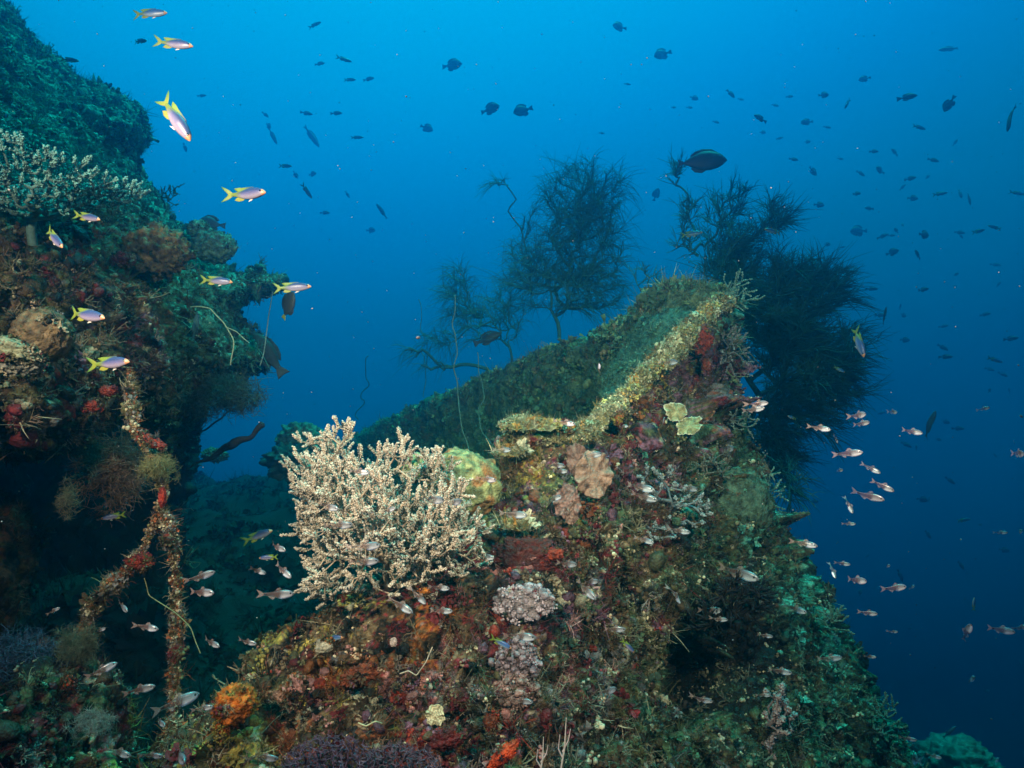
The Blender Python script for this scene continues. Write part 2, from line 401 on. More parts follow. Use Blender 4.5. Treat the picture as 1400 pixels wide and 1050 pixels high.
def tpl_tuft(seed, n=26, L=1.25, w=.05, spread=1.0):
    rng = np.random.default_rng(seed); Vs = []; Fs = []; Sh = []; k = 0
    for i in range(n):
        a = rng.uniform(0, 6.28); tl = rng.uniform(.2, 1.35) if spread else 1.2
        d = np.array([math.cos(a) * math.cos(tl), math.sin(a) * math.cos(tl), math.sin(tl)]); l = L * rng.uniform(.5, 1.1)
        s = np.cross(d, rng.normal(size=3)); s /= np.linalg.norm(s); b = rng.normal(size=3) * .75; o = rng.normal(size=3) * [.35, .35, .02]
        pts = [o + d * l * t + b * t * t * l + rng.normal(size=3) * .04 for t in (0, .35, .7, 1)]
        ws = (w, w * .9, w * .7, w * .2)
        g = np.array([p + q * s * ww for p, ww in zip(pts, ws) for q in (-1, 1)])
        f = [[2 * r, 2 * r + 1, 2 * r + 3, 2 * r + 2] for r in range(3)]
        Vs.append(g); Fs.append(np.array(f) + k); k += len(g); Sh.append(np.full(len(g), rng.uniform(.7, 1.35)))
    return np.concatenate(Vs), np.concatenate(Fs), np.concatenate(Sh)
def tpl_polyps(seed, n=12, r0=.22, r1=.4):
    rng = np.random.default_rng(seed); V, F = ICO[1]; Vs = []; Fs = []; Sh = []; k = 0
    for i in range(n):
        o = rng.normal(size=3) * [.6, .6, .25] + [0, 0, .25]; r = rng.uniform(r0, r1)
        Vs.append(V * r * rng.uniform(.8, 1.2, 3) + o); Fs.append(F + k); k += len(V); Sh.append(np.full(len(V), rng.uniform(.7, 1.3)))
    return np.concatenate(Vs), np.concatenate(Fs), np.concatenate(Sh)
def tpl_twigs(seed, n=5):
    rng = np.random.default_rng(seed); b = Buf()
    for i in range(n):
        a = rng.uniform(0, 6.28); tl = rng.uniform(.5, 1.4)
        d = np.array([math.cos(a) * math.cos(tl), math.sin(a) * math.cos(tl), math.sin(tl)]); l = rng.uniform(.9, 1.9)
        P = np.array([d * l * t + rng.normal(size=3) * .05 for t in (0, .33, .66, 1)]); b.tube(P, [.1, .08, .06, .03], 3, (1, 1, 1), False)
        for j in range(4):
            t = rng.uniform(.25, .95); q = d * l * t; e = rng.normal(size=3) + d * .8; e = e / np.linalg.norm(e) * rng.uniform(.25, .5)
            b.tube([q, q + e * .5 + rng.normal(size=3) * .03, q + e], [.06, .05, .02], 3, (1, 1, 1), False)
    return np.concatenate(b.V), np.concatenate(b.F[4]), np.full(b.n, 1.0)
T_LUMP = [tpl_lump(s) for s in range(5)]; T_FLAKE = [tpl_flakes(s + 10) for s in range(5)]; T_TUFT = [tpl_tuft(s + 20) for s in range(5)]
T_POLYP = [tpl_polyps(s + 30) for s in range(4)]; 
def tpl_wisp(seed, n=16):
    rng = np.random.default_rng(seed); b = Buf()
    for i in range(n):
        d = rng.normal(size=3) + [0, 0, .6]; d /= np.linalg.norm(d); P = [rng.normal(size=3) * [.4, .4, .1]]; l = rng.uniform(.15, .34)
        for q in range(6): d = d + rng.normal(size=3) * .45; d /= np.linalg.norm(d); P.append(P[-1] + d * l)
        b.tube(P, np.array([1, 1, .9, .8, .6, .5, .2]) * .028, 3, (1, 1, 1), False)
    return np.concatenate(b.V), np.concatenate(b.F[4]), np.full(b.n, 1.0)
T_WISP = [tpl_wisp(s + 80) for s in range(4)]
T_SPECK = [tpl_polyps(s + 60, 5, .3, .7) for s in range(4)]; T_TWIG = [tpl_twigs(s + 40) for s in range(4)]

def sample_surface(V, F, Nn, n, rng, facing=-0.35):
    T = np.concatenate([F[:, [0, 1, 2]], F[:, [0, 2, 3]]]) if F.shape[1] == 4 else F
    c = V[T].mean(1); cn = Nn[T].mean(1); view = -c / np.linalg.norm(c, axis=1)[:, None]
    px, py, d = project(c)
    ok = ((cn * view).sum(1) > facing) & (px > -220) & (px < 1620) & (py > -150) & (py < 1200)
    T = T[ok]; c = c[ok]; d = d[ok]
    ar = .5 * np.linalg.norm(np.cross(V[T[:, 1]] - V[T[:, 0]], V[T[:, 2]] - V[T[:, 0]]), axis=1) / np.maximum(d, 1) ** 1.3
    t = rng.choice(len(T), n, p=ar / ar.sum()); r1 = np.sqrt(rng.random(n)); r2 = rng.random(n)
    w = np.stack([1 - r1, r1 * (1 - r2), r1 * r2], 1)[:, :, None]
    return (V[T[t]] * w).sum(1), (Nn[T[t]] * w).sum(1)
def overgrow(parent, V, F, Nn, counts, size, rng, fixed=None, gain=1.0):
    """encrusting life on a surface, one part per growth form"""
    forms = dict(lump=('sponge_lumps', T_LUMP, .0115, M_SPONGE), flake=('leafy_crust', T_FLAKE, .0120, M_GROW), tuft=('algae_tufts', T_TUFT, .0125, M_GROW),
                 polyp=('polyp_clusters', T_POLYP, .0095, M_GROW), speck=('pale_polyps', T_SPECK, .0052, M_GROW), twig=('hydroid_twigs', T_TWIG, .015, M_GROW))
    for k, n in counts.items():
        nm, tp, s, m = forms[k]
        P, NN = sample_surface(V, F, Nn, n, rng)
        # growth comes in stands: thin it out where the stand noise is low
        st = fbm(P, 5, 2, hash_seed(k)); keep = st * 1.9 + .26 * rng.normal(size=n) > (.06 if k in ('lump', 'flake', 'polyp') else -.05); P = P[keep]; NN = NN[keep]
        if k in ('tuft', 'twig'): NN = NN + np.array([0, 0, .5])
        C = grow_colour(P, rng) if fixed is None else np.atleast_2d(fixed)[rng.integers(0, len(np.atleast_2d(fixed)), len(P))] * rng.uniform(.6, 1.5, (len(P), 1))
        if k == 'speck': C = C * .5 + np.array([.38, .33, .22]) * rng.uniform(0, 1.15, (len(P), 1)) ** 1.6
        if k == 'polyp': C = C * 1.35 + .015
        if k != 'speck': C = C * (gain + .28 * (rng.random((len(P), 1)) < .12))
        if k == 'twig': C = C * .6 + np.array([.12, .11, .08])
        S = s * size * np.exp(.5 * rng.normal(size=len(P)))
        S = np.minimum(S, s * size * 3.2)
        o = scatter_mesh(nm, tp, P, NN, S, C, m, parent, rng)
        if o: o['kind'] = 'stuff'
def hash_seed(k): return sum(ord(c) for c in k) % 97
SEG = {}
def body(name, parent, parts, voxel, disp, seed, counts, size, mat=None, fixed=None):
    rng = np.random.default_rng(seed)
    V, F, Nn = remesh(parts, voxel, disp, seed)
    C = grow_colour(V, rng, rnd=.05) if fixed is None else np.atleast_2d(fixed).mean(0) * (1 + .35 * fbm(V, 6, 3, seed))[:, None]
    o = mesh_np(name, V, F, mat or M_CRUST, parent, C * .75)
    overgrow(parent, V, F, Nn, counts, size, rng, fixed, .60 if fixed is None else .85)
    return V, F, Nn

# ================================================================== THE WRECK'S BOW
bow = tag(empty('shipwreck_bow'), 'broken bow of a sunken ship, crusted with coral and algae, pointing up to the right', 'shipwreck')
poly = [(1000, 402, 3.62), (1014, 416, 3.70), (1010, 445, 3.70), (1003, 500, 3.62), (992, 560, 3.52), (1010, 610, 3.5), (1030, 655, 3.48), (1062, 715, 3.42), (1100, 780, 3.32),
        (1132, 838, 3.22), (1165, 900, 3.12), (1180, 940, 3.08), (1208, 985, 3.02), (1245, 1040, 2.98), (1300, 1120, 2.9), (1320, 1200, 2.8),
        (900, 1200, 1.95), (500, 1200, 1.6), (130, 1200, 1.5), (110, 1140, 1.6), (190, 1050, 1.75), (250, 995, 1.85), (300, 952, 1.92), (345, 915, 2.05), (352, 880, 2.12), (385, 862, 2.18),
        (440, 838, 2.2), (500, 800, 2.25), (560, 775, 2.3), (610, 735, 2.42), (655, 700, 2.6), (685, 672, 2.68), (692, 640, 2.75), (680, 620, 2.8), (684, 590, 2.85),
        (702, 574, 2.9), (745, 590, 2.9), (790, 592, 2.92), (832, 560, 3.02), (892, 500, 3.25), (947, 445, 3.42), (980, 410, 3.56)]
inner = [(930, 520, 3.3), (870, 600, 2.9), (900, 700, 2.72), (960, 620, 3.2), (800, 700, 2.6), (820, 850, 2.35), (950, 880, 2.75), (1000, 800, 2.85), (1060, 900, 2.85), (700, 1000, 1.98), (600, 900, 2.05),
         (500, 960, 1.92), (740, 640, 2.72), (720, 760, 2.4), (620, 820, 2.2), (900, 1000, 2.25)]
def th(x, y): return .14 + .5 * np.clip((y - 600) / 400, 0, 1) * np.clip((x - 500) / 400, 0, 1)
near = slab(poly, inner, th, 6, 34, .12)
hollow_c = W(965, 895, 2.78)
def near_disp(P, seed):
    d = rock_disp(1.5, 1.5)(P, seed) - .03
    px, py, dd = project(P)
    rim = np.clip((py - (1366 - 0.98 * px) - 20) / 120, 0.3, 1)          # calmer on the straight rail
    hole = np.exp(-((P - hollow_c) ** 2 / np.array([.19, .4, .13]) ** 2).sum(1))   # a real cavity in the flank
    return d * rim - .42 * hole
knobs = [ellipsoid(W(722, 600, 2.84), (.105, .09, .045)), ellipsoid(W(703, 642, 2.80), (.06, .08, .035)), ellipsoid(W(742, 652, 2.80), (.13, .12, .10)), ellipsoid(W(700, 690, 2.70), (.09, .10, .055)), ellipsoid(W(775, 625, 2.84), (.08, .1, .08)),
         ellipsoid(W(860, 640, 2.85), (.07, .1, .06)), ellipsoid(W(930, 610, 3.1), (.09, .1, .05)), ellipsoid(W(810, 730, 2.58), (.10, .09, .06)), ellipsoid(W(640, 800, 2.25), (.09, .08, .05)), ellipsoid(W(480, 890, 2.05), (.07, .08, .04)), ellipsoid(W(890, 790, 2.6), (.08, .1, .07))]
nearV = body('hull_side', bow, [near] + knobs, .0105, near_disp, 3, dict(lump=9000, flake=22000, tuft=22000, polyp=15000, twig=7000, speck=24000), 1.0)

RAILC = np.array([(.34, .30, .10), (.44, .42, .30), (.22, .30, .20), (.40, .22, .06), (.26, .22, .09), (.30, .36, .24), (.16, .12, .06), (.48, .44, .26), (.12, .14, .07)])  # rail growth colours, made paler to put the light on the rail into them
def tube_body(P, R, sides=14):
    b = Buf(); b.tube(P, R, sides, (1, 1, 1), False)
    V = np.concatenate(b.V); F = np.concatenate(b.F[4]); n = len(P)
    V = np.vstack([V, P[0], P[-1]]); m = len(V)
    c0 = np.array([[(q + 1) % sides, q, m - 2] for q in range(sides)]); c1 = np.array([[(n - 1) * sides + q, (n - 1) * sides + (q + 1) % sides, m - 1] for q in range(sides)])
    T = np.concatenate([np.stack([F[:, 0], F[:, 1], F[:, 2]], 1), np.stack([F[:, 0], F[:, 2], F[:, 3]], 1), c0, c1])
    return V, T
def curve(pts, n=60):
    P = np.array(pts, float); t = np.concatenate([[0], np.cumsum(np.linalg.norm(np.diff(P, axis=0), axis=1))]); u = np.linspace(0, t[-1], n)
    Q = np.stack([np.interp(u, t, P[:, k]) for k in range(3)], 1)
    for _ in range(max(1, n // 20)): Q[1:-1] = (Q[:-2] + 2 * Q[1:-1] + Q[2:]) / 4
    return Q
rail = curve([W(a, b, c - .05) for a, b, c in [(696, 578, 2.88), (745, 594, 2.9), (796, 594, 2.9), (840, 556, 3.02), (896, 500, 3.22), (947, 449, 3.42), (980, 416, 3.58), (1000, 408, 3.66)]], 80)
body('gunwale', bow, [tube_body(rail, .042)], .010, rock_disp(.34, 1.2), 11, dict(lump=700, flake=5200, tuft=1800, polyp=2600, twig=250, speck=5000), .62, fixed=RAILC)

# far side of the hull, seen from inside, running away to the left
ftop = [(990, 404, 3.75), (958, 398, 3.85), (925, 400, 3.98), (897, 408, 4.12), (876, 424, 4.3), (862, 444, 4.5), (832, 462, 4.8), (800, 473, 5.1), (750, 490, 5.5), (690, 515, 6.0), (640, 534, 6.4),
        (580, 558, 7.0), (535, 578, 7.5), (490, 600, 8.1), (430, 627, 9.1)]
FARC = 1.25 * np.array([(.08, .17, .11), (.12, .20, .12), (.10, .10, .05), (.05, .08, .05), (.16, .20, .10), (.07, .12, .06), (.12, .08, .04)])
def sheet_body(top, down, thick, rows=40, n=140):
    T = curve([W(*p) for p in top], n); V = []; 
    tan = np.gradient(T, axis=0); tan[:, 2] = 0; tan /= np.linalg.norm(tan, axis=1)[:, None]
    nor = np.stack([-tan[:, 1], tan[:, 0], 0 * tan[:, 0]], 1)
    for s in (-.5, .5):
        for r in range(rows):
            V.append(T + np.array(down) * (r / (rows - 1)) + nor * thick * s)
    V = np.concatenate(V); F = []
    def idx(s, r, c): return s * rows * n + r * n + c
    for r in range(rows - 1):
        for c in range(n - 1):
            F.append([idx(0, r, c), idx(0, r, c + 1), idx(0, r + 1, c + 1), idx(0, r + 1, c)]); F.append([idx(1, r, c), idx(1, r + 1, c), idx(1, r + 1, c + 1), idx(1, r, c + 1)])
    for c in range(n - 1):
        F.append([idx(0, 0, c), idx(1, 0, c), idx(1, 0, c + 1), idx(0, 0, c + 1)]); r = rows - 1; F.append([idx(0, r, c), idx(0, r, c + 1), idx(1, r, c + 1), idx(1, r, c)])
    for r in range(rows - 1):
        F.append([idx(0, r, 0), idx(0, r + 1, 0), idx(1, r + 1, 0), idx(1, r, 0)]); c = n - 1; F.append([idx(0, r, c), idx(1, r, c), idx(1, r + 1, c), idx(0, r + 1, c)])
    return V, np.array(F)
def far_disp(P, seed): return rock_disp(.9, 1.0)(P, seed) + .05 * np.abs(vnoise(P * np.array([1, 1, 2.4]), 4.5, 77))
body('hull_side', bow, [sheet_body(ftop, (0.1, -.35, -2.6), .16)], .026, far_disp, 21, dict(lump=2500, flake=26000, tuft=7000, polyp=3500), 1.6, fixed=FARC)
frail = curve([W(*p) for p in ftop], 120)
body('gunwale', bow, [tube_body(frail, .055)], .022, rock_disp(.7, 1.0), 23, dict(flake=5000, tuft=3500, polyp=1500), 1.3, fixed=FARC * 1.5)  # far wall palette lifted: sunlight on the rim put into its colour
# fore deck: the smooth plate between the two sides under the tip, teal light put into its colour
dk = [(966, 424, 3.66), (944, 416, 3.72), (908, 422, 3.80), (880, 440, 3.94), (858, 474, 3.98), (836, 506, 3.90), (818, 540, 3.66), (845, 575, 3.34), (905, 515, 3.46)]
body('fore_deck', bow, [slab(dk, [(885, 470, 3.74)], lambda x, y: .1 + 0 * x, 6, 20, .05)], .02,
     lambda P, s: .05 * fbm(P, 4, 3, s) + .012 * fbm(P, 20, 3, s), 25, dict(tuft=900, polyp=260, flake=500), .8, fixed=[(.085, .19, .14), (.06, .13, .10), (.10, .20, .13), (.05, .09, .06)])

# ================================================================== OVERHANG ON THE LEFT
hang = tag(empty('wreck_superstructure'), 'dark overhanging flank of the wreck crusted with coral, filling the upper left, cave beneath it', 'shipwreck part')
lp = [(-260, -160, 3.4), (-60, -90, 3.9), (0, 8, 4.1), (35, 48, 4.1), (62, 78, 4.15), (108, 112, 4.15), (150, 128, 4.2), (188, 146, 4.2), (198, 172, 4.2), (192, 190, 4.2), (172, 206, 4.1), (178, 228, 4.0), (190, 256, 3.9),
      (218, 288, 3.9), (248, 318, 3.9), (285, 352, 3.95), (322, 374, 4.0), (362, 370, 4.1), (388, 380, 4.15), (384, 392, 4.15), (352, 402, 4.05), (322, 418, 3.95), (326, 448, 3.9), (350, 466, 3.9), (356, 488, 3.9), (340, 506, 3.9), (300, 520, 3.8),
      (275, 545, 3.9), (262, 580, 4.2), (250, 620, 4.6), (236, 640, 4.6), (205, 570, 3.3), (185, 545, 2.9), (140, 560, 2.5), (110, 600, 2.3), (60, 612, 2.15), (0, 620, 2.05), (-100, 640, 1.9), (-260, 640, 1.8)]
li = [(100, 450, 2.35), (0, 450, 2.1), (0, 330, 2.2), (100, 330, 2.55), (200, 420, 2.9), (270, 420, 3.4), (200, 300, 3.3), (80, 220, 3.1), (0, 180, 2.9), (60, 140, 3.8), (-150, 300, 2.2), (0, 560, 2.0), (100, 560, 2.25), (200, 500, 2.75), (250, 480, 3.3), (-200, 100, 2.8)]
left = slab(lp, li, lambda x, y: .9 + .5 * np.clip((300 - x) / 300, 0, 1), 8, 50, .35)
b1 = [left]
body('hull_side', hang, b1, .016, rock_disp(1.0, 1.2), 31, dict(lump=5500, flake=14000, tuft=18000, polyp=12000, twig=5500, speck=8000), 1.15)
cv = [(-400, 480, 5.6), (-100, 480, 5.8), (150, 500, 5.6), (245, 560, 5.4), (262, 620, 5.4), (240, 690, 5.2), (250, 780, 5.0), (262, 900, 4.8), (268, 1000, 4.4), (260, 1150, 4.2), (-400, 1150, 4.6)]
body('cave_wall', hang, [slab(cv, [(0, 800, 5.6)], lambda x, y: 1.0 + 0 * x, 12, 40, .3)], .04, rock_disp(1.4, 1.5), 37, dict(tuft=1500, lump=900, twig=400), 2.0, fixed=[(.012, .010, .008), (.008, .010, .008), (.02, .014, .01)])  # near-black palette puts the cave's shade into the wall colour
sw = [(-300, 640, 2.4), (-40, 660, 2.6), (20, 690, 2.75), (42, 740, 2.8), (40, 800, 2.8), (25, 850, 2.8), (-10, 880, 2.8), (-300, 900, 2.5)]
body('side_wall', hang, [slab(sw, [], lambda x, y: .7 + 0 * x, 8, 40, .3)], .02, rock_disp(1.0, 1.0), 38, dict(tuft=1500, flake=400, twig=300), 1.2)
# rubble at the bottom left corner
rb = [(-200, 905, 1.6), (0, 925, 1.75), (60, 900, 1.85), (100, 925, 1.9), (150, 940, 1.95), (172, 975, 1.95), (165, 1010, 1.9), (185, 1060, 1.85), (185, 1160, 1.7), (-200, 1160, 1.4)]
rubble = tag(empty('rubble_heap'), 'low heap of crusted wreck rubble in the bottom left corner', 'rubble')
body('rubble', rubble, [slab(rb, [(40, 1000, 1.7)], lambda x, y: .6 + 0 * x, 6, 40, .25)], .012, rock_disp(1.0, 1.0), 39, dict(lump=1200, flake=1800, tuft=2400, polyp=1500, twig=1000, speck=1800), .9)

# ================================================================== SEABED
def seabed():
    rng = np.random.default_rng(5)
    x = np.linspace(-10, 11, 260); y = np.linspace(2.6, 15, 200); X, Y = np.meshgrid(x, y)
    Z = -1.95 + .185 * (Y - 3) - .9 * np.clip(X - .5, 0, 20) - .03 * np.clip(X - .5, 0, 20) ** 2
    Z = np.where(Y > 8, Z - .16 * (Y - 8) ** 1.4, Z)
    P = np.stack([X.ravel(), Y.ravel(), Z.ravel()], 1)
    P[:, 2] += .42 * fbm(P, .5, 3, 61) + .34 * np.abs(fbm(P, 1.3, 3, 66)) + .12 * fbm(P, 2.5, 3, 62) + .04 * fbm(P, 8, 2, 63)
    n = len(x); i = (np.arange(len(y) - 1)[:, None] * n + np.arange(n - 1)[None]).ravel()
    F = np.stack([i, i + 1, i + n + 1, i + n], 1)
    Vb = P.copy(); 
    C = PALM[[NAMES.index('deep')]][0] * (1 + .5 * fbm(P, 2, 2, 5)[:, None]) * .09
    o = mesh_np('seabed', P, F, M_CRUST, None, np.clip(C, .01, .5)); tag(o, kind='structure')
    Nn = vnormals(P, F); PP, NN = sample_surface(P, F, Nn, 16000, rng, -1)
    C = PALM[rng.choice([NAMES.index(k) for k in ('deep', 'green', 'olive', 'brown')], len(PP))] * .10
    g = scatter_mesh('seabed_algae', T_FLAKE + T_TUFT, PP, NN + [0, 0, .5], .032 * np.exp(.5 * rng.normal(size=len(PP))), C, M_GROW, None, rng)
    tag(g, 'low green algae and leafy crust covering the dark seabed', 'algae', kind='stuff')
seabed()
# ------------------------------------------------------------------ branching growth
def skeleton(root, targets, step, rng, bend=.15, trunk_w=1.0):
    """joins every target to the nearest branch already grown; returns nodes, parents and the pipe-model radius weights"""
    root = np.asarray(root, float); nodes = [root]; par = [-1]; tg = np.asarray(targets, float)
    order = np.argsort(np.linalg.norm(tg - root, axis=1)); tips = []
    depth = [0.0]
    for k in order:
        t = tg[k]; A = np.array(nodes); D = np.linalg.norm(A - t, axis=1)
        cost = D + .35 * np.array(depth) * .3
        i = int(np.argmin(cost)); a = A[i]; L = D[i]; n = max(1, int(round(L / step))); side = rng.normal(size=3) * bend * L; p = i
        for s in range(1, n + 1):
            u = s / n; q = a + (t - a) * u + side * math.sin(math.pi * u) * .6
            nodes.append(q); par.append(p); depth.append(depth[p] + L / n); p = len(nodes) - 1
        tips.append(p)
    w = np.zeros(len(nodes)); w[tips] += 1
    for i in range(len(nodes) - 1, 0, -1): w[par[i]] += w[i]
    return np.array(nodes), np.array(par), w, tips
def chains(par, w):
    """splits the tree into chains for tubes"""
    n = len(par); kids = [[] for _ in range(n)]
    for i in range(1, n): kids[par[i]].append(i)
    out = []; stack = [(0, None)]
    while stack:
        s, pre = stack.pop(); ch = ([pre] if pre is not None else []) + [s]; c = s
        while kids[c]:
            ks = sorted(kids[c], key=lambda q: -w[q])
            for q in ks[1:]: stack.append((q, c))
            c = ks[0]; ch.append(c)
        if len(ch) > 1: out.append(ch)
    return out
def in_ellipses(n, ells, rng, power=.5):
    """random points in ellipsoids given as (px,py,d,rx px,ry px,rz m,weight)"""
    w = np.array([e[6] for e in ells], float); k = rng.choice(len(ells), n, p=w / w.sum()); E = np.array([e[:6] for e in ells])[k]
    v = rng.normal(size=(n, 3)); v /= np.linalg.norm(v, axis=1)[:, None]; r = rng.random(n) ** power
    d = E[:, 2] + v[:, 2] * r * E[:, 5]
    return WV(E[:, 0] + v[:, 0] * r * E[:, 3], E[:, 1] + v[:, 1] * r * E[:, 4], d)

# ---- black coral trees: thin drooping twigs on branching stems
def black_coral(label, root, ells, n_t, n_tw, L, colr, seed, stem_r=.0034, tw_r=.0021, droop=.4, updir=(0, 0, 1), group=None, lean=(0, 0, 0)):
    rng = np.random.default_rng(seed); n_t = int(n_t * 1.9); T = in_ellipses(n_t, ells, rng, .6)
    r0 = W(*root); nd, par, w, tips = skeleton(r0, T, .06, rng, .11)
    e = empty('black_coral', tuple(r0)); tag(e, label, 'black coral', group)
    b = Buf()
    for ch in chains(par, w):
        P = nd[ch]; R = stem_r * np.power(w[ch], .28); b.tube(P, R, 5, colr, False)
    b.build('stem', M_DARK, e, r0)
    b = Buf(); start = np.where(w < n_t * .12)[0]; start = rng.permutation(start[start > 0]); taken = np.resize(start, n_tw)
    for k in range(n_tw):
        i = int(taken[k]); p = nd[i] + (nd[par[i]] - nd[i]) * rng.random(); g = nd[i] - nd[par[i]]; g /= np.linalg.norm(g) + 1e-9
        s = rng.normal(size=3); s -= g * (s @ g); s /= np.linalg.norm(s)
        d = g * rng.uniform(.5, 1.2) + s * rng.uniform(.2, .7) + np.array(updir) * .55 + np.array(lean) * .8; d /= np.linalg.norm(d); l = L * rng.uniform(.45, 1.15)
        c = rng.normal(size=3) * .26 + np.array([0, 0, -droop * rng.uniform(.3, 1.2)])
        u = np.linspace(0, 1, 6)[:, None]; P = p + d * l * u + c * l * u * u
        b.tube(P, tw_r * np.array([.9, 1, 1, .9, .7, .25]), 3, np.array(colr) * rng.uniform(.7, 1.4), False)
        for q in range(rng.integers(0, 3)):
            t = rng.uniform(.15, .7); o = p + d * l * t + c * l * t * t; dd = d + rng.normal(size=3) * .38 + np.array([0, 0, .1]); dd /= np.linalg.norm(dd); ll = l * rng.uniform(.3, .6)
            u = np.linspace(0, 1, 4)[:, None]; b.tube(o + dd * ll * u + c * ll * u * u, tw_r * np.array([.8, .85, .6, .2]), 3, np.array(colr) * rng.uniform(.7, 1.4), False)
    b.build('twigs', M_DARK, e, r0)['kind'] = 'stuff'
    return e
BC = (.04, .14, .13)  # blue-green lift puts water haze into the dark coral's colour
black_coral('tall feathery black coral bush rising behind the middle of the far rail', (765, 462, 5.7),
            [(790, 330, 5.8, 70, 95, .35, 5), (800, 275, 5.8, 62, 50, .3, 2), (730, 380, 5.8, 50, 60, .3, 2), (800, 390, 5.7, 60, 50, .3, 2)], 190, 3000, .30, BC, 101, droop=.8)
black_coral('black coral sprig arching far out to the upper left of the tall bush', (720, 345, 5.8),
            [(700, 280, 5.8, 10, 25, .05, 1), (712, 310, 5.8, 6, 14, .05, 1), (690, 252, 5.8, 14, 4, .05, 2)], 8, 34, .22, BC, 102, droop=.9, lean=(-.8, 0, 0))
black_coral('low sprawling black coral with hooked branches on the far rail, left of the tall bush', (700, 497, 6.1),
            [(650, 430, 6.2, 45, 40, .3, 3), (625, 400, 6.2, 22, 40, .2, 2), (690, 430, 6.1, 30, 45, .3, 2), (600, 465, 6.4, 28, 16, .1, 1)], 90, 800, .26, BC, 103, droop=.8, stem_r=.0026)
black_coral('thin bare black coral branch reaching left along the edge of the far rail', (668, 505, 6.2),
            [(600, 497, 6.3, 30, 10, .1, 2), (565, 480, 6.4, 14, 10, .1, 1)], 9, 40, .2, BC, 104, droop=.9, stem_r=.008, lean=(-.6, 0, 0))
black_coral('small black coral spray just left of the bow tip, behind its rim', (872, 415, 4.9), [(882, 375, 4.9, 18, 28, .1, 1), (900, 390, 4.9, 15, 15, .1, 1)], 10, 60, .14, BC, 105, droop=.3, tw_r=.0025)
black_coral('huge dense black coral thicket growing out behind the right side of the bow', (1030, 560, 5.0),
            [(1060, 450, 5.0, 85, 85, .5, 6), (1100, 520, 5.0, 75, 90, .5, 6), (1000, 350, 5.0, 42, 45, .3, 2.0), (1110, 400, 5.0, 60, 40, .3, 3), (1050, 600, 4.9, 45, 60, .3, 3), (1150, 500, 5.0, 45, 60, .3, 2.5),
             (1055, 300, 5.0, 20, 30, .2, .7), (1085, 375, 5.0, 55, 25, .3, 1.2), (1000, 400, 5.0, 50, 60, .3, 3)], 420, 8500, .24, (.025, .09, .085), 106, droop=.40, stem_r=.0042, tw_r=.0027, lean=(.45, 0, 0))  # thicket colour has water haze painted in too, a darker mix
black_coral('loose wispy black coral stem standing behind the big dark fish', (955, 350, 5.2),
            [(925, 240, 5.2, 12, 28, .05, 2), (940, 290, 5.2, 14, 30, .1, 2), (985, 290, 5.2, 30, 40, .2, 3), (1010, 275, 5.2, 14, 30, .1, 2), (945, 330, 5.2, 22, 22, .1, 2)], 60, 360, .16, BC, 107, droop=.15, tw_r=.003)
black_coral('short black coral twigs hanging below the thicket at the wreck edge', (1050, 650, 4.4), [(1075, 660, 4.4, 25, 30, .1, 1)], 12, 110, .16, BC, 108, droop=.6, tw_r=.003)
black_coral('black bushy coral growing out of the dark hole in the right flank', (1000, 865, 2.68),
            [(1010, 818, 2.55, 34, 26, .05, 3), (980, 850, 2.6, 42, 24, .05, 3), (1048, 815, 2.6, 24, 22, .05, 1)], 46, 330, .05, (.012, .012, .012), 109, droop=.1, stem_r=.004, tw_r=.005)

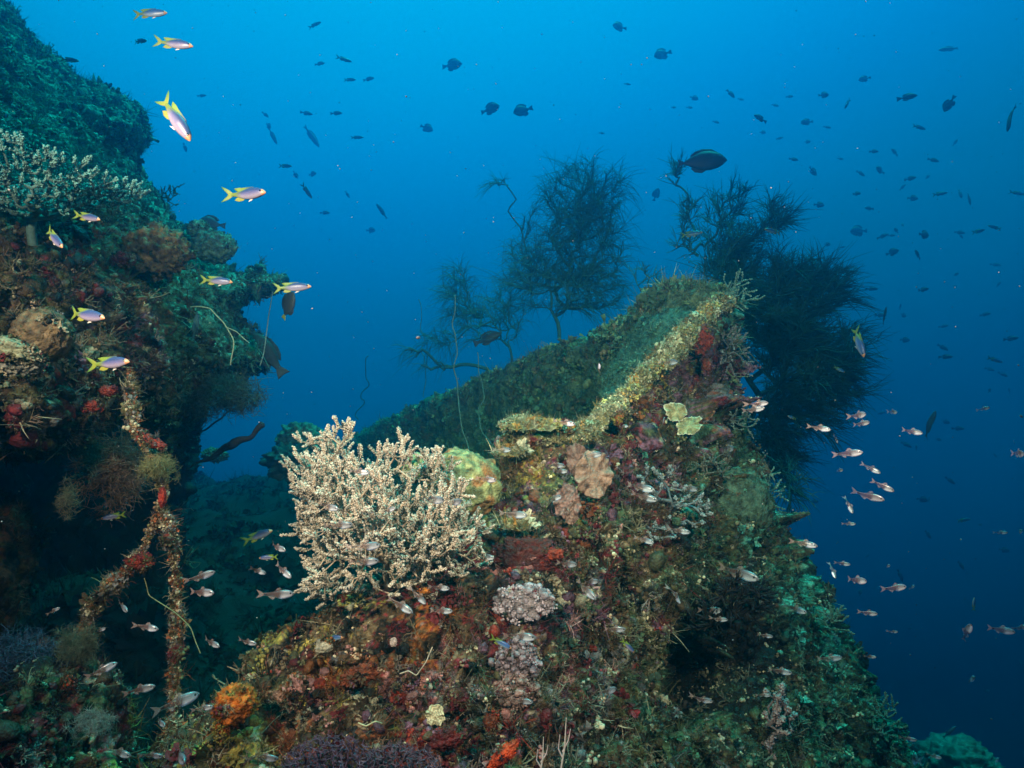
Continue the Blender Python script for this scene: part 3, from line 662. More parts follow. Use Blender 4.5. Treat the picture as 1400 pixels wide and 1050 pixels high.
# ---- soft coral bushes made of fingers fuzzy with polyps
def fuzzy_coral(name, label, cat, root, targets, fl, fr, n_blob, core, tip, seed, up=.35, step=.05, parent_parts=True, blob=.0042, group=None, stem_r=.0032, dense=False):
    rng = np.random.default_rng(seed); r0 = np.asarray(root); nd, par, w, tips = skeleton(r0, targets, step, rng, .12)
    e = empty(name, tuple(r0)); tag(e, label, cat, group); core = np.array(core); tip = np.array(tip)
    b = Buf()
    for ch in chains(par, w):
        b.tube(nd[ch], stem_r * np.power(w[ch], .26), 6, core * rng.uniform(.8, 1.1), False)
    b.build('branches', M_SOFT, e, r0)
    PP = []; SS = []; CC = []; b = Buf(); cen = nd.mean(0)
    st = [i for i in range(1, len(nd)) if w[i] <= 3]
    for i in st:
        for q in range(2 if w[i] <= 2 and dense else 1):
            g = nd[i] - nd[par[i]]; g /= np.linalg.norm(g) + 1e-9; o = nd[i] - r0; o /= np.linalg.norm(o) + 1e-9
            d = g * .6 + o * .5 + rng.normal(size=3) * .38 + np.array([0, 0, up]); d /= np.linalg.norm(d); l = fl * rng.uniform(.55, 1.25); bd = rng.normal(size=3) * .12 * l
            u = np.linspace(0, 1, 4)[:, None]; P = nd[i] + d * l * u + bd * u * u
            b.tube(P, fr * .45 * np.array([1, .9, .8, .4]), 4, core, False)
            m = int(n_blob * l / fl); t = rng.random(m) ** .8; v = rng.normal(size=(m, 3)); v /= np.linalg.norm(v, axis=1)[:, None]
            rr = fr * (1 - .45 * t) * rng.uniform(.5, 1.15, m)
            PP.append(nd[i] + d * l * t[:, None] + bd * (t * t)[:, None] + v * rr[:, None]); SS.append(blob * rng.uniform(.6, 1.4, m))
            out = np.clip(rr / fr, 0, 1) * .55 + .45 * t
            CC.append(core + (tip - core) * np.clip(out * 1.25 - .2, 0, 1)[:, None] ** 1.2)
    b.build('fingers', M_SOFT, e, r0)['kind'] = 'stuff'
    if dense:                                   # polyps sit on the thicker branches too
        for i in range(1, len(nd)):
            if 3 < w[i] <= 40:
                m = 16; t = rng.random((m, 1)); v = rng.normal(size=(m, 3)); v /= np.linalg.norm(v, axis=1)[:, None]
                PP.append(nd[i] + (nd[par[i]] - nd[i]) * t + v * rng.uniform(.004, .010, (m, 1))); SS.append(blob * rng.uniform(.6, 1.4, m)); CC.append(core + (tip - core) * rng.uniform(.1, .8, (m, 1)))
    P = np.concatenate(PP) - r0; S = np.concatenate(SS); C = np.concatenate(CC)
    octV = np.array([[1, 1, 1], [1, -1, -1], [-1, 1, -1], [-1, -1, 1]], float) * .8; octF = np.array([[0, 1, 2], [0, 3, 1], [0, 2, 3], [1, 3, 2]])
    o = scatter_mesh('polyps', [(octV, octF, np.ones(4)), (octV * [1, .6, 1.5], octF, np.ones(4))], P, rng.normal(size=P.shape), S, C, M_SOFT, e, rng, .14)
    o['kind'] = 'stuff'
    return e
rng = np.random.default_rng(7)
def shell_targets(n, cx, cy, d, rx, ry, rz, rng, inner_=.55, low=-.9, wob=.18, back=.35):
    out = []
    while len(out) < n:
        v = rng.normal(size=3); v /= np.linalg.norm(v)
        if -v[1] < low or v[2] > back + .4: continue          # v[1] is down in the picture, v[2] away
        r = rng.uniform(inner_, 1) * (1 + wob * math.sin(5 * v[0] + 3 * v[1] + 2) + .08 * rng.normal())
        out.append(W(cx + rx * r * v[0], cy + ry * r * v[1], d + rz * r * v[2]))
    return np.array(out)
tg = np.concatenate([shell_targets(760, 500, 722, 2.2, 98, 112, .30, rng, .3), shell_targets(330, 452, 664, 2.25, 55, 84, .2, rng, .4), shell_targets(420, 596, 728, 2.2, 60, 68, .22, rng, .4), shell_targets(60, 590, 645, 2.28, 22, 28, .1, rng, .4)])
fuzzy_coral('soft_coral', 'big bushy cream coral, pale and fluffy, on the broken edge left of the bow', 'soft coral', W(540, 800, 2.3), tg, .044, .0066, 60, (.42, .32, .23), (.66, .61, .53), 201, up=.50, blob=.0026, stem_r=.0019, dense=True)
# table coral on the overhang, seen from the side
tg = []
rng = np.random.default_rng(17)
for k in range(1000):
    a = rng.uniform(0, 6.28); r = math.sqrt(rng.random()); q = np.array([math.cos(a) * r * .33, math.sin(a) * r * .30, .0])
    q[2] = .15 * r ** 1.3 - .14 * q[0]
    tg.append(W(28, 292, 2.15) + q + rng.normal(size=3) * .008)
fuzzy_coral('table_coral', 'wide flat table coral with green-white branch tips, standing out at the upper left', 'table coral', W(45, 335, 2.25), np.array(tg), .030, .0055, 34, (.11, .20, .18), (.25, .58, .53), 203, up=.9, step=.045, blob=.0026, stem_r=.0024, dense=True)
# grey soft coral on the flank
tg = np.concatenate([shell_targets(26, 900, 668, 2.72, 32, 28, .05, rng), shell_targets(34, 935, 700, 2.72, 38, 26, .05, rng), shell_targets(16, 905, 730, 2.65, 24, 22, .04, rng)])
fuzzy_coral('soft_coral', 'pale blue-grey soft coral spread flat on the flank below the yellow sponge', 'soft coral', W(915, 700, 2.84), tg, .03, .009, 26, (.13, .15, .16), (.32, .37, .38), 205, up=.1, step=.04, blob=.0042)
tg = shell_targets(34, 1062, 975, 2.62, 20, 45, .06, rng); tg[:, 2] -= .02
fuzzy_coral('soft_coral', 'dull pink soft coral column low on the right flank, under the dark hole', 'soft coral', W(1035, 1015, 2.68), tg, .03, .012, 30, (.30, .20, .20), (.42, .31, .30), 206, up=.1, step=.04, blob=.0055)
# bushy feathery hydroids at the tip of the bow and along the right edge
def hydroid(label, c, rx, ry, rz, n, seed, core=(.12, .20, .16), tip=(.30, .46, .38), fl=.05, root=None):
    rng = np.random.default_rng(seed); tg = shell_targets(n, c[0], c[1], c[2], rx, ry, rz, rng, .3, -1.1, .2, 1.)
    return fuzzy_coral('feathery_hydroid', label, 'hydroid', W(*(root or c)), tg, fl, .006, 20, core, tip, seed, up=.25, step=.04, blob=.0030, group=None, stem_r=.002)
hydroid('green feathery hydroid sprouting at the very tip of the bow', (1005, 400, 3.55), 26, 24, .10, 46, 211, root=(985, 410, 3.6))
hydroid('mauve feathery hydroid on the right side of the bow below the tip', (1000, 480, 3.5), 20, 42, .10, 46, 212, core=(.14, .13, .13), tip=(.27, .26, .27), root=(985, 480, 3.55))
hydroid('feathery hydroid jutting right beside the bright pair of small fish', (1012, 570, 3.4), 22, 22, .08, 34, 213, core=(.12, .15, .14), tip=(.24, .30, .28), root=(990, 575, 3.5))
hydroid('green feathery hydroid on the right edge, half way down the flank', (1045, 668, 3.35), 24, 30, .08, 34, 214, root=(1030, 680, 3.45))
hydroid('brown feathery hydroid on the flank left of the green patch', (975, 640, 3.1), 34, 30, .06, 46, 215, core=(.12, .11, .09), tip=(.22, .21, .17), root=(975, 650, 3.2))
hydroid('low green feathery hydroid on the lower right edge of the wreck', (1205, 985, 2.95), 32, 34, .10, 40, 216, core=(.07, .13, .10), tip=(.14, .25, .19), root=(1195, 1000, 3.0))
hydroid('small green feathery hydroid on the right edge above the lower one', (1140, 845, 3.1), 18, 24, .08, 24, 217, core=(.09, .16, .12), tip=(.18, .30, .23), root=(1130, 860, 3.2))
hydroid('dark green tuft perched on the slope of the overhang above the round dark fish', (230, 268, 3.75), 20, 16, .1, 30, 218, core=(.05, .10, .08), tip=(.10, .2, .17), root=(226, 285, 3.9))

# ------------------------------------------------------------------ sponges and stony corals, each one a thing
def blob(name, label, cat, c, r, tint, seed, amp=.22, freq=1.6, fine=.04, sub=5, squash_dir=None, spots=None, spotf=6, mat=None, rot=0, nf=12, tone=None):
    """a lumpy body; c = (px,py,d), r = radii in metres (x, away, z)"""
    V, F = ICO[sub]; P0 = W(*c); R = np.array(r)
    if 'sponge' in name: amp *= .62; fine *= .6
    n = 1 + amp * (.5 * fbm(V * freq, 1.0, 2, seed) + 1.5 * np.abs(fbm(V * freq * 1.7, 1.0, 2, seed + 40)) + .6 * np.abs(vnoise(V * freq, 4.2, seed + 41)) - .5) + fine * vnoise(V, nf, seed + 7) + fine * .6 * vnoise(V, nf * 2.3, seed + 8) + .05 * fbm(V, 7, 3, seed + 11)
    X = V * n[:, None] * R; cr, sr = math.cos(rot), math.sin(rot)
    X = np.stack([X[:, 0] * cr - X[:, 2] * sr, X[:, 1], X[:, 0] * sr + X[:, 2] * cr], 1)
    t = np.broadcast_to(np.array(tint, float), (len(V), 3)).copy()
    if spots is not None:
        s = np.clip((vnoise(V, spotf, seed + 31) - .05) * 4, 0, 1)[:, None]; t = t * (1 - s) + np.array(spots) * s
    dk = np.clip(.5 + 1.6 * fbm(V + 5, 4.5, 4, seed + 3, .7), 0, 1)[:, None] if tone is None else 1.0
    t = t * (.45 + .6 * dk)
    o = mesh_np(name, X, F, mat or M_SPONGE, None, t); o.location = tuple(P0)
    if P0[1] < 4 and name not in ('leather_coral',):
        rg = np.random.default_rng(seed + 500); area = (r[0] * r[2]) ** .5; n = int(min(420, 60 + 3200 * area ** 1.2)); i = rg.integers(0, len(V), n)
        st = fbm(X[i], 22, 2, seed) + .5 * np.abs(V[i, 0] ** 2 + V[i, 2] ** 2 - .3); i = i[st > .15]
        if len(i):
            C = grow_colour(X[i] + P0, rg) * .7; g = scatter_mesh('overgrowth', T_TUFT + T_FLAKE + T_POLYP, X[i], V[i], .0065 * np.exp(.4 * rg.normal(size=len(i))), C, M_GROW, o, rg); g['kind'] = 'stuff'
    return tag(o, label, cat)
def knobbed(o, r, tint, n, s, seed):
    rng = np.random.default_rng(seed); V = np.array([v.co[:] for v in o.data.vertices]); nv = np.array([v.normal[:] for v in o.data.vertices])
    i = rng.integers(0, len(V), n); k = scatter_mesh('knobs', T_LUMP + T_POLYP, V[i], nv[i], s * rng.uniform(.6, 1.4, n), np.array(tint) * rng.uniform(.7, 1.3, (n, 1)), M_SPONGE, o, rng); k['kind'] = 'stuff'
def leaf(name, label, cat, c, w, h, tint, seed, normal=(0, -1, .25), rot=0, lobes=5, ruf=.18, thick=.007, rim=None, ring=0):
    """a ruffled plate with real thickness, growing from its lower edge"""
    rng = np.random.default_rng(seed); nr, na = 14, 96; P0 = W(*c)
    aa = np.arange(na) * 2 * np.pi / na; ring_e = 1 + .42 * fbm(np.stack([np.cos(aa) * 1.5, np.sin(aa) * 1.5, 0 * aa + seed], 1), 1.0, 4, seed, .65)
    n = np.array(normal, float); n /= np.linalg.norm(n); x = np.cross(n, [0, 0, 1]); x /= np.linalg.norm(x); z = np.cross(x, n)
    ph = rng.uniform(0, 6.28, 6); V = []; T = []
    for s in (0, 1):
        for i in range(nr + 1):
            for j in range(na):
                a = 2 * math.pi * j / na; u = i / nr
                e = 1 + (ring_e[j] - 1) * min(1, u * 1.3)
                X = w * u * e * math.cos(a); Z = h * u * e * math.sin(a)
                off = ruf * min(w, h) * u * u * (math.sin(lobes * a + ph[4]) + .5 * math.sin(2.3 * lobes * a + ph[5])) - .25 * ruf * w * (1 - u) + (thick * (1 - .6 * u) if s else 0)
                q = x * (X * math.cos(rot) - Z * math.sin(rot)) + z * (X * math.sin(rot) + Z * math.cos(rot)) - n * off * 1.0
                V.append(q); base = np.array(tint) * (1 + ring * .35 * math.sin(u * 22 + 2 * math.sin(3 * a)))
                if rim is not None and u > .9: base = np.array(rim)
                T.append(base)
    F = []
    m = (nr + 1) * na
    for i in range(nr):
        for j in range(na):
            k = (j + 1) % na; a, b, cc, d = i * na + j, i * na + k, (i + 1) * na + k, (i + 1) * na + j
            F.append([a, b, cc, d]); F.append([a + m, d + m, cc + m, b + m])
    for j in range(na):
        k = (j + 1) % na; F.append([nr * na + j, nr * na + k, nr * na + k + m, nr * na + j + m])
    V = np.array(V); V += .0045 * np.stack([fbm(V + 9, 45, 3, seed + q, .7) for q in range(3)], 1)
    o = mesh_np(name, V, np.array(F), M_SPONGE, None, np.clip(np.array(T) * (1 + .2 * fbm(V, 30, 2, seed)[:, None]), .01, .9)); o.location = tuple(P0)
    return tag(o, label, cat)

blob('leather_coral', 'smooth domed yellow-green coral with rusty blotches behind the cream bush', 'coral', (634, 662, 2.44), (.135, .10, .125), (.27, .30, .13), 301, amp=.16, fine=.012, spots=(.34, .17, .06), spotf=3.2, rot=-.45)
blob('leather_coral', 'small yellow-green knob poking up between the two crowns of the cream bush', 'coral', (566, 640, 2.42), (.06, .06, .055), (.36, .40, .17), 302, amp=.12, fine=.012, spots=(.34, .17, .06), spotf=3)
blob('orange_sponge', 'bright orange folded sponge on the lower left edge, biggest of the orange ones', 'sponge', (322, 962, 1.82), (.058, .045, .048), (.52, .125, .008), 303, amp=.42, fine=.05, freq=2.2, rot=.5)
blob('orange_sponge', 'narrow tongue of orange sponge hanging under the bright orange one', 'sponge', (305, 993, 1.82), (.018, .02, .045), (.48, .11, .008), 304, amp=.3, fine=.05)
blob('red_sponge', 'rust red sponge patch under the bow tip, left of the mauve hydroid', 'sponge', (957, 463, 3.36), (.055, .04, .07), (.26, .03, .012), 305, amp=.5, fine=.12, freq=2.5)
blob('red_sponge', 'small rust red sponge just below the red patch near the bow tip', 'sponge', (966, 500, 3.40), (.025, .03, .04), (.20, .035, .015), 306, amp=.4, fine=.1)
blob('red_sponge', 'wide dark red sponge crust to the right under the cream bush', 'sponge', (722, 762, 2.36), (.13, .04, .065), (.085, .010, .006), 307, amp=.5, fine=.05, freq=2.2)
blob('orange_sponge', 'small orange red sponge at the right end of the dark red crust', 'sponge', (758, 757, 2.33), (.032, .03, .024), (.26, .035, .012), 308, amp=.4, fine=.08)
blob('orange_sponge', 'orange sponge knob on the flank between two small fish, below the dark red crust', 'sponge', (796, 778, 2.36), (.018, .02, .03), (.28, .07, .02), 309, amp=.4, fine=.08)
blob('red_sponge', 'flame red finger sponge at the bottom edge of the view', 'sponge', (688, 1032, 1.78), (.05, .022, .018), (.72, .075, .015), 310, amp=.35, fine=.18, rot=.75, nf=9)
blob('orange_sponge', 'rusty orange crust in the middle of the lower left flank', 'sponge', (490, 925, 1.93), (.055, .02, .028), (.20, .042, .012), 311, amp=.55, fine=.12, rot=.4, freq=2.6)
blob('red_sponge', 'dark red sponge below the rusty orange crust', 'sponge', (545, 950, 1.9), (.022, .02, .028), (.20, .02, .01), 312, amp=.5, fine=.1)
blob('red_sponge', 'deep red sponge slab near the bottom, left of the flame red finger', 'sponge', (612, 1010, 1.85), (.05, .02, .03), (.11, .01, .01), 313, amp=.5, fine=.05, rot=.3)
blob('red_sponge', 'crimson sponge patch beside the small blue and yellow fish', 'sponge', (625, 955, 1.92), (.032, .02, .03), (.12, .012, .02), 314, amp=.5, fine=.05)
blob('orange_sponge', 'dim orange ball sponge under the left end of the bow flank', 'sponge', (672, 985, 1.9), (.022, .02, .03), (.16, .04, .015), 315, amp=.4, fine=.08)
blob('orange_sponge', 'orange lump of sponge under the base of the cream bush', 'sponge', (575, 807, 2.15), (.032, .02, .012), (.60, .20, .03), 316, amp=.4, fine=.08)
blob('orange_sponge', 'orange sponge spot at the foot of the bow rail', 'sponge', (848, 572, 2.88), (.024, .02, .03), (.42, .13, .03), 317, amp=.4, fine=.1)
blob('orange_sponge', 'olive orange sponge filling the hollow under the rail foot', 'sponge', (772, 585, 2.8), (.045, .03, .03), (.30, .15, .03), 318, amp=.4, fine=.1)
blob('pink_sponge', 'salmon pink lobed sponge right of the orange folded sponge', 'sponge', (404, 945, 1.88), (.025, .015, .045), (.34, .15, .13), 319, amp=.5, fine=.05, freq=2.4)
blob('pink_sponge', 'pale peach knobbed sponge beside the salmon pink one', 'sponge', (385, 950, 1.9), (.018, .015, .022), (.36, .20, .14), 320, amp=.6, fine=.1, freq=3)
blob('ball_sponge', 'pale round knobbed ball sponge on the lower left ridge', 'sponge', (442, 884, 2.0), (.03, .025, .022), (.42, .38, .28), 321, amp=.2, fine=.14, nf=7)
blob('ball_sponge', 'small pale round sponge with a dimple left of the fish cluster under the bush', 'sponge', (538, 878, 2.02), (.013, .013, .014), (.48, .38, .34), 322, amp=.15, fine=.12, nf=7)
blob('tube_sponge', 'whitish upright tube sponge in the lower left flank', 'sponge', (566, 925, 1.93), (.013, .013, .036), (.36, .34, .32), 323, amp=.3, fine=.06, rot=-.25)
knobbed(blob('lobed_coral', 'lilac grey knobbly coral crust in the middle of the flank', 'coral', (718, 825, 2.18), (.085, .025, .055), (.26, .21, .22), 324, amp=.3, fine=.08, freq=2.4, nf=7), 0, (.36, .29, .32), 170, .011, 324)
knobbed(blob('lobed_coral', 'lilac grey knobbly coral crust below the larger one', 'coral', (708, 905, 2.08), (.06, .025, .055), (.17, .12, .13), 325, amp=.3, fine=.08, freq=2.4, nf=7), 0, (.26, .19, .21), 170, .011, 325)
knobbed(blob('lobed_coral', 'pinkish brown coral crust near the bottom of the middle flank', 'coral', (705, 945, 2.05), (.06, .025, .04), (.17, .10, .09), 326, amp=.3, fine=.08, freq=2.4, nf=7), 0, (.28, .17, .15), 170, .011, 326)
blob('smooth_coral', 'smooth green coral sheet on the right flank with a torn pale edge', 'coral', (1012, 690, 3.20), (.15, .045, .17), (.075, .135, .09), 327, amp=.14, fine=.015, freq=1.8, rot=.35)
blob('boulder_coral', 'brown domed boulder coral on the overhang, left of the long silver fish', 'coral', (58, 458, 1.98), (.085, .07, .08), (.16, .11, .055), 328, amp=.08, fine=.05, nf=14)
blob('boulder_coral', 'flat pale-edged coral at the left margin below the brown dome', 'coral', (14, 478, 1.86), (.08, .05, .035), (.24, .26, .16), 329, amp=.25, fine=.05, rot=-.3)
blob('boulder_coral', 'rounded grey coral under the pale-edged one at the left margin', 'coral', (28, 498, 1.88), (.06, .04, .035), (.18, .18, .15), 330, amp=.25, fine=.05)
blob('red_sponge', 'red sponge hanging on the lower lip of the overhang', 'sponge', (125, 555, 2.1), (.028, .02, .022), (.17, .018, .01), 331, amp=.5, fine=.1)
blob('red_sponge', 'red sponge lump right of the first one on the lip of the overhang', 'sponge', (147, 535, 2.15), (.026, .02, .018), (.16, .018, .01), 332, amp=.5, fine=.1)
blob('red_sponge', 'dark crimson sponge high on the overhang above the silver fish', 'sponge', (168, 355, 2.75), (.05, .03, .03), (.17, .015, .02), 333, amp=.5, fine=.1)
blob('boulder_coral', 'rusty orange coral boulder on the sunlit edge of the overhang', 'coral', (215, 345, 3.0), (.14, .10, .12), (.22, .14, .055), 334, amp=.3, fine=.14, nf=9)
blob('boulder_coral', 'green domed coral on the slope of the overhang, behind the round dark fish', 'coral', (292, 338, 3.8), (.12, .10, .09), (.12, .22, .17), 335, amp=.2, fine=.06)
blob('boulder_coral', 'smaller green domed coral next to the big dome on the slope', 'coral', (272, 314, 3.8), (.06, .06, .05), (.16, .27, .2), 336, amp=.2, fine=.06)
blob('leafy_sponge', 'pale beige ear-shaped sponge standing on the overhang', 'sponge', (46, 418, 1.98), (.012, .012, .024), (.40, .33, .24), 337, amp=.3, fine=.04)
blob('boulder', 'round greenish boulder far behind the cream bush', 'boulder', (412, 603, 6.0), (.20, .2, .17), (.14, .22, .15), 338, amp=.3, fine=.06)
blob('boulder', 'dark rock at the left foot of the round greenish boulder', 'boulder', (398, 632, 5.8), (.19, .2, .16), (.05, .06, .05), 339, amp=.4, fine=.08)
blob('boulder_coral', 'ribbed green coral mound alone at the bottom right', 'coral', (1308, 1048, 5.2), (.30, .25, .20), (.04, .11, .09), 340, amp=.2, fine=.10, nf=16)
blob('seabed_coral', 'small knobby coral head on the dark seabed ridge, left of the boulder', 'coral', (293, 622, 6.2), (.10, .1, .06), (.12, .18, .12), 341, amp=.4, fine=.2)
leaf('vase_sponge', 'folded pink-brown leaf sponge, upright, in the middle below the rail', 'sponge', (812, 648, 2.62), .075, .085, (.30, .18, .13), 351, normal=(.3, -1, .2), rot=.6)
leaf('vase_sponge', 'brown leaf sponge tucked behind the upright pink-brown one', 'sponge', (790, 630, 2.66), .05, .07, (.2, .11, .085), 352, normal=(-.4, -1, .2), rot=-.3)
leaf('wrinkled_coral', 'pink coral disc with a fine maze pattern below the leaf sponge', 'coral', (775, 686, 2.5), .055, .06, (.22, .12, .10), 353, normal=(-.2, -1, .35), rot=.3, ruf=.25, ring=1)
leaf('wrinkled_coral', 'narrow maze-patterned coral fold hanging below the pink disc', 'coral', (784, 702, 2.48), .028, .045, (.22, .13, .10), 354, normal=(.5, -1, 0), rot=.2, ring=1)
leaf('leafy_sponge', 'pale yellow ruffled sponge plate high on the flank', 'sponge', (925, 563, 3.08), .055, .05, (.34, .30, .15), 355, normal=(.1, -1, .3), rot=.5, rim=(.6, .55, .4))
leaf('leafy_sponge', 'larger pale green-yellow ruffled sponge right of the yellow plate', 'sponge', (942, 582, 3.08), .075, .04, (.32, .32, .16), 356, normal=(.2, -1, .4), rot=-.45, rim=(.6, .58, .4))
leaf('plate_coral', 'green-topped coral plate capping the knob at the foot of the rail', 'plate coral', (724, 580, 2.76), .115, .04, (.17, .17, .09), 357, normal=(0, -.7, 1), rot=.05, rim=(.24, .25, .15))
leaf('plate_coral', 'small pale coral plate jutting out above the mid-flank fish pair', 'plate coral', (710, 718, 2.42), .065, .02, (.26, .27, .16), 358, normal=(0, -.5, 1), rim=(.36, .36, .25))
leaf('plate_coral', 'yellow-brown coral shelf, second below the cap of the rail foot knob', 'plate coral', (700, 618, 2.72), .07, .03, (.34, .3, .12), 359, normal=(0, -.6, 1))
leaf('leafy_sponge', 'small cream ribbed sponge low on the left half of the flank', 'sponge', (595, 978, 1.9), .026, .028, (.52, .48, .30), 360, normal=(0, -1, .1), ring=1)

for o in list(bpy.data.objects):
    if o.name.startswith('plate_coral') and o.parent is None:
        rg = np.random.default_rng(len(o.name)); V = np.array([v.co[:] for v in o.data.vertices]); n = 260; i = rg.integers(0, len(V), n)
        k = scatter_mesh('leafy_crust', T_FLAKE + T_TUFT, V[i] + rg.normal(size=(n, 3)) * .002, np.tile([0, -.3, 1.0], (n, 1)) + rg.normal(size=(n, 3)) * .4, .009 * np.exp(.4 * rg.normal(size=n)), RAILC[rg.integers(0, len(RAILC), n)], M_GROW, o, rg); k['kind'] = 'stuff'

# purple sea fan lying against the flank at the bottom
def sea_fan(label, root, c, rx, ry, seed, tint):
    rng = np.random.default_rng(seed); T = np.array([W(c[0] + rx * r * math.cos(a), c[1] - ry * r * math.sin(a), c[2] + .02 * rng.normal()) for a, r in zip(rng.uniform(-.2, 3.3, 620), np.sqrt(rng.random(620)))])
    r0 = W(*root); nd, par, w, tips = skeleton(r0, T, .012, rng, .1); b = Buf()
    for ch in chains(par, w): b.tube(nd[ch], .0011 * np.power(w[ch], .33), 4, np.array(tint) * rng.uniform(.7, 1.3), False)
    for i in np.where(w <= 2)[0]:
        for q in range(2):
            d = rng.normal(size=3) * [1, .2, 1]; d /= np.linalg.norm(d); b.tube([nd[i], nd[i] + d * .006, nd[i] + d * .011 + [0, 0, .002]], [.0013, .0012, .0008], 3, np.array(tint) * rng.uniform(.8, 1.5), False)
    o = b.build('sea_fan', M_SOFT, None, r0); o.location = tuple(r0); tag(o, label, 'sea fan')
sea_fan('fine-meshed purple sea fan at the bottom edge, left fan of the pair', (470, 1075, 1.78), (455, 1062, 1.75), 72, 58, 371, (.09, .05, .085))
sea_fan('fine-meshed purple sea fan at the bottom edge, right fan of the pair', (560, 1080, 1.78), (548, 1068, 1.75), 62, 52, 372, (.10, .055, .08))
for k, (x, y, h, lb) in enumerate([(737, 1035, 42, 'thin white antler twig at the bottom edge, left of the taller one'), (766, 1028, 56, 'taller thin white antler twig at the bottom edge')]):
    b = Buf(); p0 = W(x, y + 30, 1.75); up = np.array([.1, -.1, 1.]); l = h / FPX * 1.75 * 1.4
    b.tube([p0, p0 + up * l * .5 + [.004, 0, 0], p0 + up * l], [.003, .0025, .001], 5, (.6, .55, .5)); b.tube([p0 + up * l * .4, p0 + up * l * .6 + [.012, 0, 0], p0 + up * l * .8 + [.014, 0, 0]], [.002, .0018, .001], 5, (.6, .5, .5))
    b.tube([p0 + up * l * .3, p0 + up * l * .45 - [.012, 0, 0], p0 + up * l * .7 - [.012, 0, 0]], [.002, .0018, .001], 5, (.6, .5, .5))
    o = b.build('white_twig', M_SOFT, None, p0); o.location = tuple(p0); tag(o, lb, 'coral twig')

# ------------------------------------------------------------------ crusted cables hanging from the overhang
def crusted_cable(name, label, pts, radii, seed, z_list, growth=(500, 500, 260), parent=None, mat_t=('olive', 'tan', 'grey', 'cream', 'rust', 'brown')):
    rng = np.random.default_rng(seed); e = empty(name, tuple(W(*pts[-1][:3]))); tag(e, label, 'cable'); o0 = W(*pts[-1][:3])
    for seg in z_list:
        P = curve([W(*pts[i]) for i in seg], 40); R = .42 * np.interp(np.linspace(0, 1, 40), np.linspace(0, 1, len(seg)), [radii[i] for i in seg]) * (1 + .4 * np.sin(np.arange(40) * 1.7 + seed))
        R = np.maximum(R, .0075); V, T = tube_body(P, R); Vn, Fn, Nn = remesh([(V, T)], .008, lambda Q, s: 1.0 * (.014 * fbm(Q, 14, 3, s) + .008 * fbm(Q, 40, 2, s)), seed)
        pal = np.array([PAL[k] for k in mat_t]); C = pal[(_hash(*(np.floor(Vn * 22).astype(np.int64).T), 3) * len(pal)).astype(int).clip(0, len(pal) - 1)]
        mesh_np('cable', Vn - o0, Fn, M_CRUST, e, C * .8)
        for nm, tp, s, n in (('algae_tufts', T_TUFT, .0068, growth[0]), ('polyp_clusters', T_POLYP, .006, growth[1] * 2), ('hydroid_twigs', T_WISP, .015, growth[2] // 2), ('leafy_crust', T_FLAKE, .009, growth[0]), ('pale_polyps', T_SPECK, .004, growth[0])):
            PP, NN = sample_surface(Vn, Fn, Nn, n, rng, -1); C = pal[rng.integers(0, len(pal), n)] * rng.uniform(.6, 1.3, (n, 1))
            ob = scatter_mesh(nm, tp, PP - o0, NN, s * np.exp(.4 * rng.normal(size=n)), C, M_GROW, e, rng); ob['kind'] = 'stuff'
    return e
cp = [(178, 505, 2.2), (180, 560, 2.15), (184, 595, 2.1), (215, 625, 2.1), (224, 660, 2.1), (220, 695, 2.1), (205, 735, 2.1), (180, 775, 2.1), (140, 810, 2.1), (118, 840, 2.1), (105, 880, 2.05), (96, 930, 1.98), (235, 720, 2.1), (240, 780, 2.1), (243, 850, 2.1), (238, 920, 2.05), (240, 975, 2.0), (225, 1030, 1.9)]
cr = [.007, .008, .010, .016, .014, .012, .014, .018, .03, .034, .022, .012, .012, .016, .015, .018, .026, .036]
crusted_cable('crusted_cable', 'thick crusted cable hanging in a fork before the cave, tufted with growth', cp, cr, 401, [[0, 1, 2, 3, 4, 5, 6, 7, 8, 9, 10, 11], [5, 12, 13, 14, 15, 16, 17]])
blob('red_sponge', 'red sponge sleeve on the upper bend of the forked cable', 'sponge', (207, 603, 2.06), (.045, .02, .016), (.22, .022, .01), 402, amp=.5, fine=.15, rot=-.45)
blob('red_sponge', 'red sponge wrapped round the cable just above its fork', 'sponge', (222, 680, 2.06), (.010, .012, .03), (.28, .022, .01), 403, amp=.4, fine=.15)
blob('red_sponge', 'red branching sponge on the left arm of the cable fork', 'sponge', (190, 768, 2.05), (.035, .02, .022), (.22, .02, .01), 404, amp=.75, fine=.3, freq=3)
blob('red_sponge', 'small red sponge on the cable above the branching one', 'sponge', (228, 735, 2.06), (.008, .012, .018), (.36, .03, .01), 405, amp=.5, fine=.2)
blob('red_sponge', 'brownish red sponge low on the right arm of the cable', 'sponge', (241, 893, 2.02), (.016, .014, .018), (.28, .05, .02), 406, amp=.5, fine=.2)
blob('red_sponge', 'pointed orange red sponge at the foot of the left arm of the cable', 'sponge', (88, 938, 1.86), (.032, .02, .022), (.42, .05, .012), 407, amp=.45, fine=.03, rot=.6)
def tuft_thing(label, c, r, n, seed, tint, s=.03):
    n = int(n * 1.5); s = s * .8
    rng = np.random.default_rng(seed); v = rng.normal(size=(n, 3)); v /= np.linalg.norm(v, axis=1)[:, None]; P = v * np.array(r) * (1 + 1.1 * fbm(v * 1.3, 1.0, 3, seed))[:, None]
    o = scatter_mesh('algae_clump', T_WISP, P * rng.uniform(.15, 1, (n, 1)) ** .6, v + [0, 0, .3], s * rng.uniform(.6, 1.3, n), np.array(tint) * rng.uniform(.6, 1.4, (n, 1)), M_GROW, None, rng); o.location = tuple(W(*c)); return tag(o, label, 'algae clump')
tuft_thing('bushy yellow-green algae clump where the cable bends above its fork', (218, 640, 2.06), (.045, .035, .03), 50, 411, (.16, .16, .07), .024)
